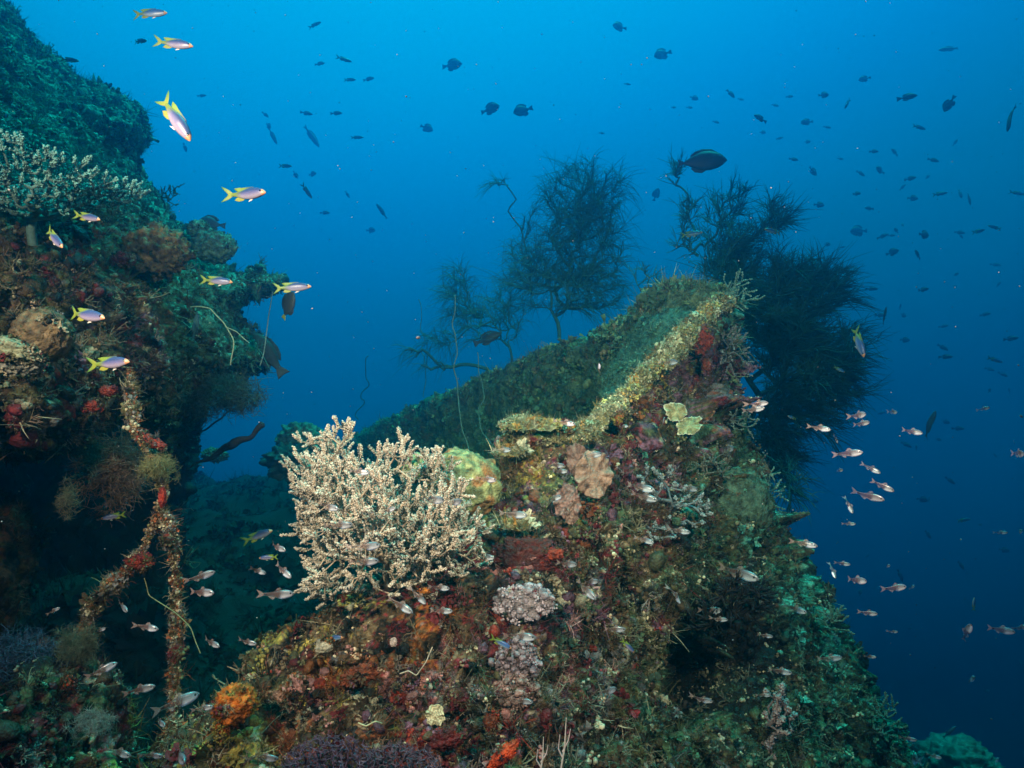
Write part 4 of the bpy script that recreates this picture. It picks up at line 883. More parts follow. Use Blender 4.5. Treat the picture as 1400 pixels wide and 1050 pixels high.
tuft_thing('spiky brown algae clump on the left arm of the cable', (105, 885, 2.0), (.06, .045, .05), 80, 412, (.11, .105, .065), .026)
tuft_thing('dim brown algae clump hanging from the lip of the overhang', (155, 640, 2.5), (.09, .07, .12), 90, 413, (.13, .08, .06), .05)
tuft_thing('dark bearded weed hanging under the outer corner of the overhang', (300, 540, 3.7), (.26, .12, .10), 130, 414, (.04, .06, .05), .07)
tuft_thing('pale whitish algae clump on the rubble heap', (125, 990, 1.72), (.045, .04, .02), 70, 415, (.20, .19, .17), .016)
tuft_thing('ragged pale sponge weed hanging in the cave mouth at the left', (92, 685, 2.3), (.02, .02, .055), 30, 416, (.13, .11, .07), .024)
tuft_thing('faint bluish fern-like weed in the dark left of the forked cable', (35, 910, 1.95), (.10, .06, .08), 60, 417, (.05, .07, .12), .05)

def wire(name, label, cat, pts, r, tint, n=40, wob=.004, seed=1):
    P = curve([W(*p) for p in pts], n); P = P + wob * np.stack([vnoise(P, 9, seed + q) for q in range(3)], 1) * 2; b = Buf(); o0 = P[0].copy()
    b.tube(P, r if np.ndim(r) == 0 else np.interp(np.linspace(0, 1, n), np.linspace(0, 1, len(r)), r), 6, tint); o = b.build(name, M_GROW, None, o0); o.location = tuple(o0); return tag(o, label, cat)
wire('whip_coral', 'long pale whip coral hanging over the inside of the far hull side', 'whip coral', [(620, 400, 4.9), (622, 520, 4.9), (632, 590, 4.8), (651, 650, 4.7)], .0042, (.13, .20, .17), wob=.012, seed=3)
wire('whip_coral', 'short pale whip coral right of the long one on the far hull side', 'whip coral', [(652, 480, 5.0), (656, 545, 4.9), (662, 590, 4.8), (676, 610, 4.7)], .0035, (.10, .17, .15), wob=.02, seed=4)
wire('whip_coral', 'faint green whip coral standing in open water left of the far rail', 'whip coral', [(499, 490, 7.5), (496, 535, 7.6), (490, 575, 7.8)], .006, (.06, .18, .15), wob=.04, seed=5)
wire('whip_coral', 'faint upright whip coral near the lower end of the far rail', 'whip coral', [(574, 410, 7.0), (578, 480, 7.0), (580, 540, 7.0)], .0045, (.10, .26, .24), wob=.02, seed=6)
wire('mooring_line', 'thin pale line dropping from the tip of the overhang past the big grey fish', 'line', [(374, 400, 3.6), (366, 440, 3.6), (360, 478, 3.6), (356, 500, 3.6)], .003, (.16, .26, .26), wob=.006, seed=7)
wire('mooring_line', 'thin dark cable slanting across the blue gap below the overhang', 'line', [(255, 597, 4.3), (290, 578, 4.5), (320, 562, 4.7), (345, 540, 4.9)], .006, (.03, .04, .05), wob=.01, seed=8)
wire('rope_sponge', 'dark knobbly rope sponge pointing up right over the seabed', 'rope sponge', [(255, 640, 3.9), (296, 622, 3.8), (318, 608, 3.75), (332, 600, 3.75), (345, 597, 3.75), (352, 586, 3.75), (362, 580, 3.75)], [.004, .007, .014, .02, .026, .013, .018], (.02, .02, .025), wob=.012, seed=9)
wire('whip_coral', 'long pale curling whip coral on the sunlit corner of the overhang', 'whip coral', [(262, 418, 3.1), (285, 421, 3.0), (303, 440, 3.0), (314, 462, 3.0), (318, 496, 3.0)], .0024, (.28, .32, .22), wob=.012, seed=10)
wire('whip_coral', 'pale side thread branching right from the curling whip coral', 'whip coral', [(308, 446, 3.0), (322, 452, 3.0), (340, 468, 3.0)], .0018, (.26, .32, .24), wob=.012, seed=12)
wire('whip_coral', 'pale green whip trailing between the two arms of the forked cable', 'whip coral', [(203, 790, 2.05), (206, 815, 2.05), (235, 838, 2.0), (255, 855, 2.0), (272, 892, 2.0)], .0015, (.18, .20, .10), wob=.010, seed=13)
wire('whip_coral', 'pale worm-like tube in the lower left flank under the tube sponge', 'worm tube', [(490, 987, 1.86), (500, 992, 1.84), (512, 986, 1.84), (520, 990, 1.86)], .0022, (.42, .40, .24), wob=.004, seed=14)
wire('whip_coral', 'thin pale worm tube beside the whitish tube sponge', 'worm tube', [(548, 918, 1.86), (560, 915, 1.85), (572, 922, 1.85), (586, 905, 1.85), (594, 886, 1.86)], .0016, (.4, .36, .28), wob=.004, seed=15)
# ------------------------------------------------------------------ fish
def mat_glass_fish():
    m = mat_tint('glassy_fish_skin', .22, .8, .1, 60, .05, 300, .001); t = m.node_tree; p = t.nodes['Principled BSDF']
    at = [n for n in t.nodes if n.type == 'ATTRIBUTE'][0]; a2 = N(t, 'ShaderNodeAttribute', attribute_name='clear')
    t.links.new(a2.outputs['Fac'], p.inputs['Alpha']); p.inputs['Metallic'].default_value = .15; p.inputs['Roughness'].default_value = .28; return m
M_GLASSY = mat_glass_fish()
M_FIN = mat_tint('fin', .5, .3, .1, 60, .05, 300, .001)
def mat_alpha(name, al):
    m = mat_tint(name, .5, .3, .1, 60, .05, 300, .001); m.node_tree.nodes['Principled BSDF'].inputs['Alpha'].default_value = al; return m
M_CLEARFIN = mat_alpha('clear_fin', .22)
M_EYE = principled('fish_eye', .1, .8)[0]; M_EYE.node_tree.nodes['Principled BSDF'].inputs['Base Color'].default_value = (.008, .008, .012, 1)
def spine(t, bend):          # t = 0 nose .. 1 tail tip; the body lies along +x (nose at +.5), bends sideways (y)
    x = .5 - t; y = bend * (t - .3) ** 2 * np.sign(t - .3) if np.ndim(t) == 0 else bend * np.abs(t - .3) ** 2 * np.sign(t - .3)
    return x, y
def fish_meshes(prof, colour, fins, bend, rings=12, eye=None, eye_r=.03, clear=None):
    """meshes of one species/pose; returns list of (part name, mesh, material)"""
    prof = np.array(prof, float); t = np.linspace(0, 1, 26) ** 1.15 * prof[-1, 0]
    top = np.interp(t, prof[:, 0], prof[:, 1]); bot = np.interp(t, prof[:, 0], prof[:, 2]); hw = np.interp(t, prof[:, 0], prof[:, 3])
    for a in (top, bot, hw): a[1:-1] = (a[:-2] + 2 * a[1:-1] + a[2:]) / 4
    ang = np.arange(rings) * 2 * np.pi / rings; x, y = spine(t, bend)
    ca, sa = np.cos(ang), np.sin(ang)
    mid = (top + bot) / 2; hh = (top - bot) / 2
    V = np.stack([np.repeat(x[:, None], rings, 1), y[:, None] + hw[:, None] * np.sign(ca) * np.abs(ca) ** .9, mid[:, None] + hh[:, None] * sa], -1).reshape(-1, 3)
    n = len(t); i = np.arange(n - 1)[:, None] * rings; j = np.arange(rings)[None]; k = (j + 1) % rings
    F = np.stack([i + j, i + k, i + rings + k, i + rings + j], -1).reshape(-1, 4)
    tt = np.repeat(t, rings); ss = np.tile(sa, n)
    return V, F, tt, ss, (t, top, bot)
def to_mesh(name, V, F, mat, tint, clear=None):
    o = mesh_np(name, V, F, mat, None, tint); me = o.data
    if clear is not None:
        a = me.attributes.new('clear', 'FLOAT', 'POINT'); a.data.foreach_set('value', np.asarray(clear, np.float32))
    bpy.data.objects.remove(o); return me
def fin_mesh(name, outline, bend, mat, tint_fn, thick=.006, root=None):
    """outline in (t, z); thin membrane with thickness, subdivided so that it follows the bend"""
    O = np.array(outline, float); m = len(O); c = O.mean(0) if root is None else np.array(root, float)
    Vs = []; L = 5
    for s in (-1, 1):
        for r in range(L + 1):
            q = c + (O - c) * (r / L); x, y = spine(q[:, 0], bend)
            Vs.append(np.stack([x, y + s * thick * (1 - .8 * r / L) / 2, q[:, 1]], 1))
    V = np.concatenate(Vs); F = []; h = (L + 1) * m
    for r in range(L):
        for j in range(m):
            k = (j + 1) % m; a, b, cc, d = r * m + j, r * m + k, (r + 1) * m + k, (r + 1) * m + j
            F.append([a, b, cc, d]); F.append([a + h, d + h, cc + h, b + h])
    for j in range(m):
        k = (j + 1) % m; F.append([L * m + j, L * m + k, L * m + k + h, L * m + j + h])
    tt = np.concatenate([np.tile((c + (O - c) * (r / L))[:, 0], 1) for s in (0, 1) for r in range(L + 1)])
    return to_mesh(name, V, np.array(F), mat, np.array([tint_fn(a) for a in tt]))
def mix(a, b, u): u = min(max(u, 0), 1); return np.array(a) * (1 - u) + np.array(b) * u
def species(kind, bend):
    P = []
    if kind == 'damsel' or kind == 'bluedamsel':
        prof = [(0, .0, -.015, .005), (.03, .035, -.035, .025), (.10, .075, -.065, .05), (.22, .108, -.10, .062), (.36, .118, -.112, .062), (.52, .10, -.095, .046), (.66, .06, -.055, .026), (.74, .04, -.036, .015), (.80, .036, -.032, .009)]
        V, F, tt, ss, _ = fish_meshes(prof, None, None, bend)
        if kind == 'damsel': bd, bk, bl = (.12, .12, .25), (.025, .05, .14), (.28, .26, .34)
        else: bd, bk, bl = (.06, .16, .36), (.03, .07, .20), (.26, .34, .44)
        col = np.array([mix(mix(mix(bd, bl, -s * 1.4), bk, (s + .12) * 1.8), (.12, .18, .025), (t - .56) / .16) if t > .07 else (.48, .24, .12) for t, s in zip(tt, ss)])
        col = np.array([c if not (s > .55 and t > .45) else mix(c, (.11, .18, .03), (t - .45) / .12) for c, t, s in zip(col, tt, ss)])
        P.append(('body', to_mesh('body', V, F, M_FISH, col)))
        ye = lambda t: mix((.15, .20, .02), (.04, .15, .035), (t - .85) / .12)
        P.append(('tail_fin', fin_mesh('tail_fin', [(.78, .035), (.85, .09), (.93, .135), (1.0, .16), (.95, .09), (.89, .03), (.87, 0), (.89, -.03), (.95, -.09), (1.0, -.15), (.93, -.125), (.85, -.085), (.78, -.03)], bend, M_FIN, ye, root=(.79, 0))))
        P.append(('dorsal_fin', fin_mesh('dorsal_fin', [(.26, .095), (.33, .135), (.45, .135), (.56, .13), (.66, .135), (.76, .12), (.71, .07), (.66, .045), (.5, .08)], bend, M_FIN, lambda t: mix((.03, .07, .11), (.13, .22, .03), (t - .4) / .15), root=(.5, .10))))
        P.append(('anal_fin', fin_mesh('anal_fin', [(.50, -.08), (.56, -.12), (.65, -.135), (.74, -.11), (.70, -.06), (.66, -.045)], bend, M_FIN, lambda t: (.2, .22, .03), root=(.6, -.08))))
        P.append(('pelvic_fin', fin_mesh('pelvic_fin', [(.30, -.10), (.35, -.13), (.44, -.15), (.38, -.10)], bend, M_FIN, lambda t: (.55, .55, .5), root=(.33, -.12))))
        ey = (.10, .022, .026, .05)
    elif kind == 'sweeper':
        prof = [(0, .012, -.02, .006), (.04, .06, -.06, .03), (.12, .105, -.10, .052), (.24, .125, -.135, .058), (.36, .118, -.135, .05), (.50, .092, -.085, .032), (.64, .062, -.05, .02), (.76, .042, -.035, .012), (.82, .04, -.034, .008)]
        V, F, tt, ss, _ = fish_meshes(prof, None, None, bend)
        col = np.array([mix(mix((.17, .18, .20), (.82, .90, .98), (.15 - s) * 2.2 if .05 < t < .36 else 0), (.20, .13, .12), (t - .32) / .14) for t, s in zip(tt, ss)])
        col = np.array([mix(c, (.45, .55, .95), .55) if (s < -.75 and .06 < t < .4) else c for c, t, s in zip(col, tt, ss)])
        col = np.array([(.04, .03, .03) if (.73 < t < .79 and abs(s) < .7) else c for c, t, s in zip(col, tt, ss)])
        cl = np.interp(tt, [0, .28, .42, .60, .72, .76, .82], [.88, .88, .42, .24, .22, .5, .22])
        P.append(('body', to_mesh('body', V, F, M_GLASSY, col, cl)))
        gy = lambda t: (.45, .36, .34)
        P.append(('tail_fin', fin_mesh('tail_fin', [(.81, .03), (.88, .075), (1.0, .125), (.95, .05), (.92, 0), (.95, -.05), (1.0, -.12), (.88, -.07), (.81, -.03)], bend, M_CLEARFIN, gy, root=(.82, 0))))
        P.append(('dorsal_fin', fin_mesh('dorsal_fin', [(.32, .115), (.40, .19), (.47, .17), (.54, .085)], bend, M_CLEARFIN, gy, root=(.43, .10))))
        P.append(('anal_fin', fin_mesh('anal_fin', [(.50, -.08), (.56, -.15), (.64, -.10), (.70, -.045)], bend, M_CLEARFIN, gy, root=(.6, -.06))))
        ey = (.11, .022, .034, .043)
    elif kind in ('surgeon', 'round', 'slender', 'batfish', 'grouper', 'farfish'):
        sp = dict(surgeon=[(0, .0, -.02, .01), (.05, .07, -.07, .03), (.15, .155, -.14, .06), (.32, .215, -.19, .075), (.50, .215, -.19, .065), (.68, .14, -.125, .04), (.82, .05, -.05, .018), (.88, .022, -.022, .01)],
                  round=[(0, .0, -.03, .01), (.05, .09, -.08, .04), (.15, .2, -.17, .07), (.32, .27, -.25, .085), (.50, .24, -.23, .07), (.64, .15, -.15, .045), (.74, .06, -.06, .02), (.80, .045, -.045, .012)],
                  batfish=[(0, .0, -.03, .01), (.05, .13, -.12, .04), (.15, .25, -.22, .07), (.35, .34, -.30, .085), (.55, .32, -.30, .07), (.70, .2, -.2, .045), (.80, .07, -.07, .02), (.84, .05, -.05, .012)],
                  slender=[(0, .0, -.01, .006), (.06, .045, -.04, .03), (.18, .08, -.075, .05), (.36, .10, -.09, .055), (.55, .085, -.075, .042), (.72, .045, -.045, .022), (.84, .025, -.025, .01)],
                  farfish=[(0, .0, -.015, .005), (.06, .06, -.055, .03), (.22, .15, -.13, .06), (.40, .165, -.145, .065), (.58, .11, -.10, .04), (.70, .05, -.05, .02), (.78, .035, -.035, .01)],
                  grouper=[(0, .0, -.03, .01), (.06, .08, -.08, .04), (.2, .16, -.15, .08), (.4, .19, -.17, .085), (.6, .15, -.13, .06), (.74, .07, -.07, .03), (.82, .055, -.055, .016)])[kind]
        V, F, tt, ss, _ = fish_meshes(sp, None, None, bend, 10)
        c0 = dict(surgeon=(.012, .03, .06), round=(.03, .09, .15), slender=(.04, .12, .17), farfish=(.03, .10, .16), batfish=(.03, .035, .03), grouper=(.04, .05, .045))[kind]  # far kinds: grey-blue skin, brightened to paint in some water haze
        col = np.array([np.array(c0) * (1.3 if s < -.3 else 1) for s in ss])
        P.append(('body', to_mesh('body', V, F, M_FAR, col))); e = sp[-1][0]; H = max(p[1] for p in sp); f = lambda t: c0
        tl = dict(surgeon=[(e - .02, .02), (.94, .055), (1, .10), (.97, 0), (1, -.10), (.94, -.055), (e - .02, -.02)], slender=[(e - .02, .02), (.92, .05), (1, .09), (.93, 0), (1, -.09), (.92, -.05), (e - .02, -.02)]).get(kind, [(e - .02, .04), (.9, .09), (1, .13), (.98, 0), (1, -.13), (.9, -.09), (e - .02, -.04)])
        P.append(('tail_fin', fin_mesh('tail_fin', tl, bend, M_FAR, (lambda t: (.25, .28, .03)) if kind == 'batfish' else f, .008, root=(e, 0))))
        P.append(('dorsal_fin', fin_mesh('dorsal_fin', [(.18, H * .78), (.3, H * 1.14), (.5, H * 1.2), (.64, H * 1.0), (.74, H * .62), (.68, H * .45), (.5, H * .85)], bend, M_FAR, f, .008, root=(.5, H * .75))))
        P.append(('anal_fin', fin_mesh('anal_fin', [(.40, -H * .8), (.52, -H * 1.1), (.66, -H * .98), (.74, -H * .6), (.68, -H * .4)], bend, M_FAR, f, .008, root=(.56, -H * .65))))
        ey = (.09, .035, .02, .03)
    V, F = ICO[2]
    for s in (-1, 1):
        t_, z_, r_, h_ = ey; x, y = spine(t_, bend)
        P.append(('eye', to_mesh('eye', V * [r_, r_ * .5, r_] + [x, y + s * h_ * (.72 if kind != 'sweeper' else .78), z_], F, M_EYE, np.zeros((len(V), 3)) + .01)))
    return P
CACHE = {}
def place_matrix(px, py, d, ang, yaw, L, flip=False, roll=0):
    a = rad(ang); f = math.cos(a) * RGT + math.sin(a) * UPV; f = f * math.cos(rad(yaw)) - FWD * math.sin(rad(yaw))
    u = UPV - f * (UPV @ f)
    if np.linalg.norm(u) < .35: u = RGT - f * (RGT @ f)
    u /= np.linalg.norm(u); y = np.cross(u, f)
    if roll: 
        r = rad(roll); u, y = u * math.cos(r) + y * math.sin(r), y * math.cos(r) - u * math.sin(r)
    M = np.eye(4); M[:3, 0] = f * L; M[:3, 1] = y * L; M[:3, 2] = u * L; M[:3, 3] = W(px, py, d)
    return Matrix(M.tolist())
def fish(kind, name, label, cat, px, py, Lpx, ang, d, yaw=0, bend=0.0, group=None, roll=0, single=False):
    key = (kind, round(bend, 2))
    if key not in CACHE: CACHE[key] = species(kind, bend)
    L = Lpx * d / FPX / max(.45, math.cos(rad(yaw)))
    e = bpy.data.objects.new(name, None); COL.objects.link(e); e.empty_display_size = .01
    e.matrix_world = place_matrix(px, py, d, ang, yaw, L, roll=roll)
    tag(e, label, cat, group)
    for nm, me in CACHE[key]:
        c = bpy.data.objects.new(nm, me); COL.objects.link(c); c.parent = e
    return e
# --- yellow-tailed damselfish in the light of the strobes   (px, py, length px, heading, distance, yaw, bend)
DG = 'yellow-tailed damselfish'
DAM = [
    ('bluedamsel', 204, 18, 48, 3, 1.75, 10, .1, 'blue damselfish with a pale chin, topmost of the fish at the upper left'),
    ('damsel', 237, 60, 56, -8, 1.6, 5, -.1, 'lavender damselfish with a green-yellow tail, just below the topmost blue one'),
    ('damsel', 238, 160, 84, -54, 1.3, 8, .12, 'largest yellow-tailed damselfish, diving steeply in the open water beside the overhang'),
    ('damsel', 337, 266, 62, -2, 1.6, 12, -.15, 'white damselfish with raised dark back fin, alone in the blue right of the slope'),
    ('damsel', 119, 297, 42, -12, 1.7, 10, .1, 'small slim damselfish with an orange snout under the table coral'),
    ('damsel', 73, 325, 50, -38, 1.5, 15, .1, 'white damselfish with a yellow back, slanting down below the table coral'),
    ('damsel', 295, 384, 46, -4, 2.0, 8, .1, 'small damselfish in front of the outer edge of the overhang, above the curling whip coral'),
    ('damsel', 399, 393, 52, 4, 2.0, 10, -.1, 'small pale damselfish off the outer tip of the overhang, above the oval dark fish'),
    ('damsel', 116, 431, 68, -8, 1.35, 8, .1, 'long white damselfish with orange snout, right of the brown boulder coral'),
    ('damsel', 150, 497, 66, 4, 1.35, 8, -.1, 'dull lavender damselfish low in front of the overhang, above its red sponges'),
    ('bluedamsel', 191, 56, 25, -8, 3.2, 10, .1, 'faint bluish damselfish just left of the second fish from the top'),
    ('bluedamsel', 95, 82, 26, -6, 3.3, 10, .1, 'blue fish with a green tail skimming the upper slope of the overhang'),
    ('bluedamsel', 684, 879, 34, -28, 1.7, 10, .2, 'little blue damselfish with a bright yellow tail in front of the lilac coral crust'),
    ('bluedamsel', 1173, 467, 44, -78, 2.6, 20, .1, 'blue damselfish with a yellow back, diving before the right edge of the black coral'),
    ('damsel', 352, 733, 46, 22, 3.0, 12, -.1, 'dim damselfish rising in the shade left of the cream bush'),
    ('damsel', 156, 706, 32, 190, 2.2, 12, .1, 'small pale damselfish facing left in the shade left of the cable fork'),
    ('bluedamsel', 945, 320, 30, 8, 4.2, 12, .1, 'dark damselfish with a green-yellow tail before the wispy black coral stem'),
    ('damsel', 368, 762, 28, 185, 2.0, 12, .1, 'pale damselfish facing left at the left edge of the cream bush'),
    ('bluedamsel', 867, 547, 2, 0, 9, 0, 0, None),
    ('bluedamsel', 8, 156, 14, -80, 2.6, 10, 0, 'tiny yellow-green fish against the upper left corner of the overhang'),
    ('bluedamsel', 1057, 316, 26, 170, 4.2, 10, .1, 'dusky damselfish at the top right of the black coral thicket'),
    ('bluedamsel', 1147, 505, 16, -30, 4.0, 10, 0, 'tiny yellow-green fish inside the right part of the black coral thicket'),
    ('bluedamsel', 1083, 571, 14, 160, 3.8, 10, 0, 'tiny yellow-green fish before the dark foot of the black coral thicket'),
    ('bluedamsel', 1331, 826, 18, 80, 4.0, 10, 0, 'small upright green fish in the dark water at the lower right'),
    ('bluedamsel', 372, 915, 26, -60, 1.95, 20, .1, 'grey-green fish resting on the lower left ridge above the orange sponge'),
    ('bluedamsel', 670, 815, 0, 0, 9, 0, 0, None),
    ('damsel', 858, 883, 26, -45, 2.1, 10, 0, 'dusky fish with a green tail in the middle of the lower flank'),
    ('bluedamsel', 455, 872, 30, 8, 1.9, 10, 0, 'dark fish with a yellow tail over the pale ball sponge'),
    ('slender', 1270, 581, 40, 88, 4.2, 20, .15, 'thin dark fish standing nose up in the open water right of the thicket'),
    ('slender', 267, 446, 40, 75, 2.9, 10, .3, 'slim greenish fish curled upright against the overhang by the curling whip coral'),
]
for k, px, py, L, a, d, yw, bd, lb in DAM:
    if lb: fish(k, 'damselfish' if 'damsel' in k else 'slender_fish', lb, 'fish', px, py, L, a, d * 1.12, yw + ((px * 7 + py) % 37 - 18), bd + ((px + py * 3) % 5 - 2) * .12, DG if k == 'damsel' else None)
BIG = [
    ('surgeon', 960, 221, 66, 3, 4.3, 5, 0, 'surgeonfish', 'big oval dark fish above the bow, largest silhouette in the blue'),
    ('round', 618, 89, 28, 4, 6.5, 10, .1, 'triggerfish', 'round dark fish facing right, highest of those left of the centre'),
    ('round', 670, 149, 27, 12, 6.0, 15, .2, 'triggerfish', 'round dark fish facing right, left one of the close pair'),
    ('round', 715, 151, 28, 200, 6.0, 15, .1, 'triggerfish', 'round dark fish facing left, right one of the close pair'),
    ('round', 847, 37, 20, 178, 7.0, 25, .1, 'triggerfish', 'small round dark fish near the top edge, facing left'),
    ('round', 906, 74, 26, 198, 7.0, 10, .1, 'triggerfish', 'round dark fish tilted down left, below and right of the one at the top edge'),
    ('round', 583, 175, 20, -25, 8.0, 10, .1, 'triggerfish', 'small faint round fish left of and below the close pair'),
    ('round', 290, 306, 36, 172, 3.9, 10, .1, 'triggerfish', 'round black fish facing left beside the green coral dome on the slope'),
    ('batfish', 394, 418, 40, 62, 3.4, 20, 0, 'batfish', 'tall dark oval fish with a yellowish tail under the tip of the overhang'),
    ('grouper', 366, 484, 72, 125, 4.3, 10, .1, 'grouper', 'large grey fish half hidden behind the overhang, tail pointing down right'),
    ('slender', 522, 289, 25, 125, 7.0, 10, 0, 'wrasse', 'slim dark fish slanting steeply, alone left of the tall black coral bush'),
    ('slender', 373, 186, 28, -62, 8.0, 10, 0, 'wrasse', 'faded blue slim fish, the wider of two ghostly ones right of the big diving damselfish'),
    ('slender', 426, 186, 40, -55, 10.0, 10, 0, 'wrasse', 'very faint long slim fish, right one of two ghostly ones'),
    ('slender', 1380, 162, 44, -110, 4.6, 20, .3, 'wrasse', 'slender black fish diving at the upper right margin'),
    ('slender', 1297, 67, 32, 190, 7.5, 10, 0, 'wrasse', 'slim faded fish near the top right corner, all alone'),
    ('round', 1174, 316, 26, 185, 9.0, 10, 0, 'butterflyfish', 'pale greenish oval fish faded by distance, above the right side of the thicket'),
    ('grouper', 666, 463, 40, 22, 5.9, 10, 0, 'reef_fish', 'dark fish half hidden in the low sprawling black coral on the far rail'),
    ('round', 481, 603, 14, 10, 5.8, 10, 0, 'reef_fish', 'small black fish behind the top of the cream bush'),
    ('round', 897, 266, 18, 70, 8.0, 10, 0, 'reef_fish', 'small faded fish standing between the tall bush and the big dark fish'),
    ('slender', 1298, 1001, 24, 50, 5.0, 10, 0, 'reef_fish', 'dark slim fish hovering over the ribbed green coral mound'),
    ('round', 507, 315, 13, 0, 10.0, 10, 0, 'reef_fish', 'hazy pale blue fish low in the blue, left of the tall bush'),
    ('slender', 1209, 432, 24, 90, 5.4, 25, .1, 'reef_fish', 'thin fish standing upright just right of the thicket, crossed by another'),
    ('slender', 1325, 272, 18, -85, 6.5, 10, 0, 'reef_fish', 'very thin upright fish among the small ones at the right'),
]
kk_far = lambda nm: nm == 'triggerfish'
for k, px, py, L, a, d, yw, bd, nm, lb in BIG: fish(k, nm, lb, 'fish', px, py, L, a, d * (1.6 if d > 6.2 else 1.5 if d > 5.9 and kk_far(nm) else 1), yw, bd)

# --- glassy little sweepers
S0 = """1036 552 30 4|1029 560 28 12|1119 585 29 -10|1173 568 30 6|1177 579 28 6|1220 563 20 -5|1246 590 30 -8|1344 559 20 12|1392 620 32 -6|1143 600 16 -50|1158 620 36 8|1190 640 26 -30|1206 664 30 -28|1147 643 16 0|1186 678 38 -12|
1161 690 24 -75|1160 716 16 4|1099 743 27 -6|1367 728 16 6|1393 727 20 4|1151 770 20 -6|1139 779 22 -88|1170 793 36 -10|1213 774 14 0|1222 804 37 4|1247 803 13 10|1186 838 27 -5|1221 864 14 0|1320 866 32 72|1368 861 36 -8|1395 858 26 8|
1189 898 14 15|1327 929 26 -8|1134 900 34 6|1066 917 30 -5|1046 869 22 -8|1086 832 26 -10|1043 950 18 8|1241 1010 20 5|1247 1037 44 -30|1276 1034 16 10|1361 1041 20 0
914 495 28 2|818 506 20 80|772 578 28 -8|852 583 16 5|686 615 26 -3|808 622 32 4|907 579 18 82|993 613 30 -6|760 636 26 -6|765 644 24 -4|664 655 30 -8|756 682 26 20|875 666 36 -8|880 679 36 -12|941 667 30 -14|701 703 40 -4
775 771 30 -14|807 795 26 -10|800 806 34 -35|928 725 28 -8|880 738 24 -10|1008 783 46 -8|970 834 38 -6|983 847 24 -2|925 813 30 -72|840 860 32 -6|710 869 46 -8|830 945 30 -8|712 958 34 -5|960 957 30 -12
490 645 32 -4|447 693 36 -6|462 718 38 -4|498 747 36 -6|590 683 36 -10|530 698 24 20|617 687 30 0|497 768 38 -4|662 760 28 -8|386 780 34 -28|378 749 32 -5|352 780 24 -30|377 813 42 -6|600 803 30 -8|547 827 40 -24|572 815 30 -55|603 835 32 -5
273 789 32 16|275 810 42 4|288 879 32 -8|337 878 30 -6|167 829 30 -10|200 857 36 -8|137 862 18 25|138 917 34 22|190 943 44 12|240 961 48 8|277 968 30 8|217 987 28 -8|162 1028 38 -14|207 1032 34 -4|243 1035 46 12|360 1034 42 -14|73 835 18 25
489 896 46 -24|414 911 34 -3|460 949 28 6|426 957 26 4|417 1004 32 12|629 901 32 -8|526 956 30 -8|573 1017 28 -4|92 1010 34 -24|1006 990 24 10|905 1000 26 -5|380 928 24 5""".split('\n')
ZN = ['in the open water', 'in the open water', 'by the rail', 'before the flank', 'before the cream bush', 'in the shade by the forked cable', 'before the lower left ridge']
rngf = np.random.default_rng(55); rows = []
for z, line in zip(ZN, S0):
    for it in line.strip('|').split('|'):
        if it.strip(): rows.append((z, *[float(v) for v in it.split()]))
# the wreck's distance at any picture point, so that each fish swims just in front of it
near_depth = rbf([p[:2] for p in poly] + [p[:2] for p in inner], [p[2] for p in poly] + [p[2] for p in inner])
ORD = ['topmost', 'second', 'third', 'fourth', 'fifth', 'sixth', 'seventh', 'eighth', 'ninth', 'tenth', 'eleventh', 'twelfth', 'thirteenth', 'fourteenth', 'fifteenth', 'sixteenth', 'seventeenth', 'eighteenth', 'nineteenth', 'twentieth']
def ordn(i, word): return word if i == 0 else '%s from the %s' % (ORD[i] if i < len(ORD) else str(i + 1) + 'th', dict(leftmost='left', topmost='top')[word])
def look(L, a):
    s = 'tiny' if L < 19 else 'small' if L < 31 else 'larger'
    a = (a + 180) % 360 - 180
    h = 'upright' if abs(abs(a) - 90) < 25 else 'slanting' if 18 < abs(a) < 65 else 'level'
    return s, h
bands = {}
for r in rows:
    z, x, y = r[0], r[1], r[2]; key = z
    if z.startswith('in the open'): key = 'in open water ' + ('beside the thicket' if y < 600 else 'below the thicket' if y < 735 else 'opposite the hole' if y < 850 else 'at lower right')
    elif z.startswith('before the cream'): key = 'in the shade left of the cream bush' if x < 400 else 'in front of the cream bush' if y < 770 else 'under the cream bush'
    elif z.startswith('before the flank'): key = 'by the dark hole' if x > 900 else 'before the middle of the flank'
    elif z.startswith('in the shade by'): key = 'by the forked cable, ' + ('higher group' if y < 900 else 'lower group')
    bands.setdefault(key, []).append(r)
for key, rs in bands.items():
    rs.sort(key=lambda r: r[1])
    for i, (z, x, y, L, a) in enumerate(rs):
        s, h = look(L, a)
        on_wreck = inside(poly, np.array([x]), np.array([y]))[0] or z.startswith('before the cream')
        if on_wreck: d = float(near_depth([x], [y])[0]) - .16 - rngf.uniform(.03, .22)
        elif x > 1000: d = 1.55 * 34 / max(L, 14) ** 1.0 if L > 20 else rngf.uniform(2.4, 3.0)
        else: d = rngf.uniform(1.45, 1.75)
        if z.startswith('before the cream') and 400 < x < 680 and y < 770: d = 1.72 + rngf.uniform(-.06, .06)
        d = max(1.25, min(d, 3.1))
        fish('sweeper', 'glassy_sweeper', '%s silvery glassy fish swimming %s, %s %s' % (s, h, ordn(i, 'leftmost') + ',', key) if False else '%s %s silver fish, %s of those %s' % (s, h, ordn(i, 'leftmost'), key),
             'fish', x, y, L, a, d, float(rngf.uniform(-40, 42)), float(rngf.choice([-.8, -.4, -.15, .15, .4, .8]) if abs(a) < 60 else .9), 'little glassy silver fish', roll=float(rngf.uniform(-12, 12)))

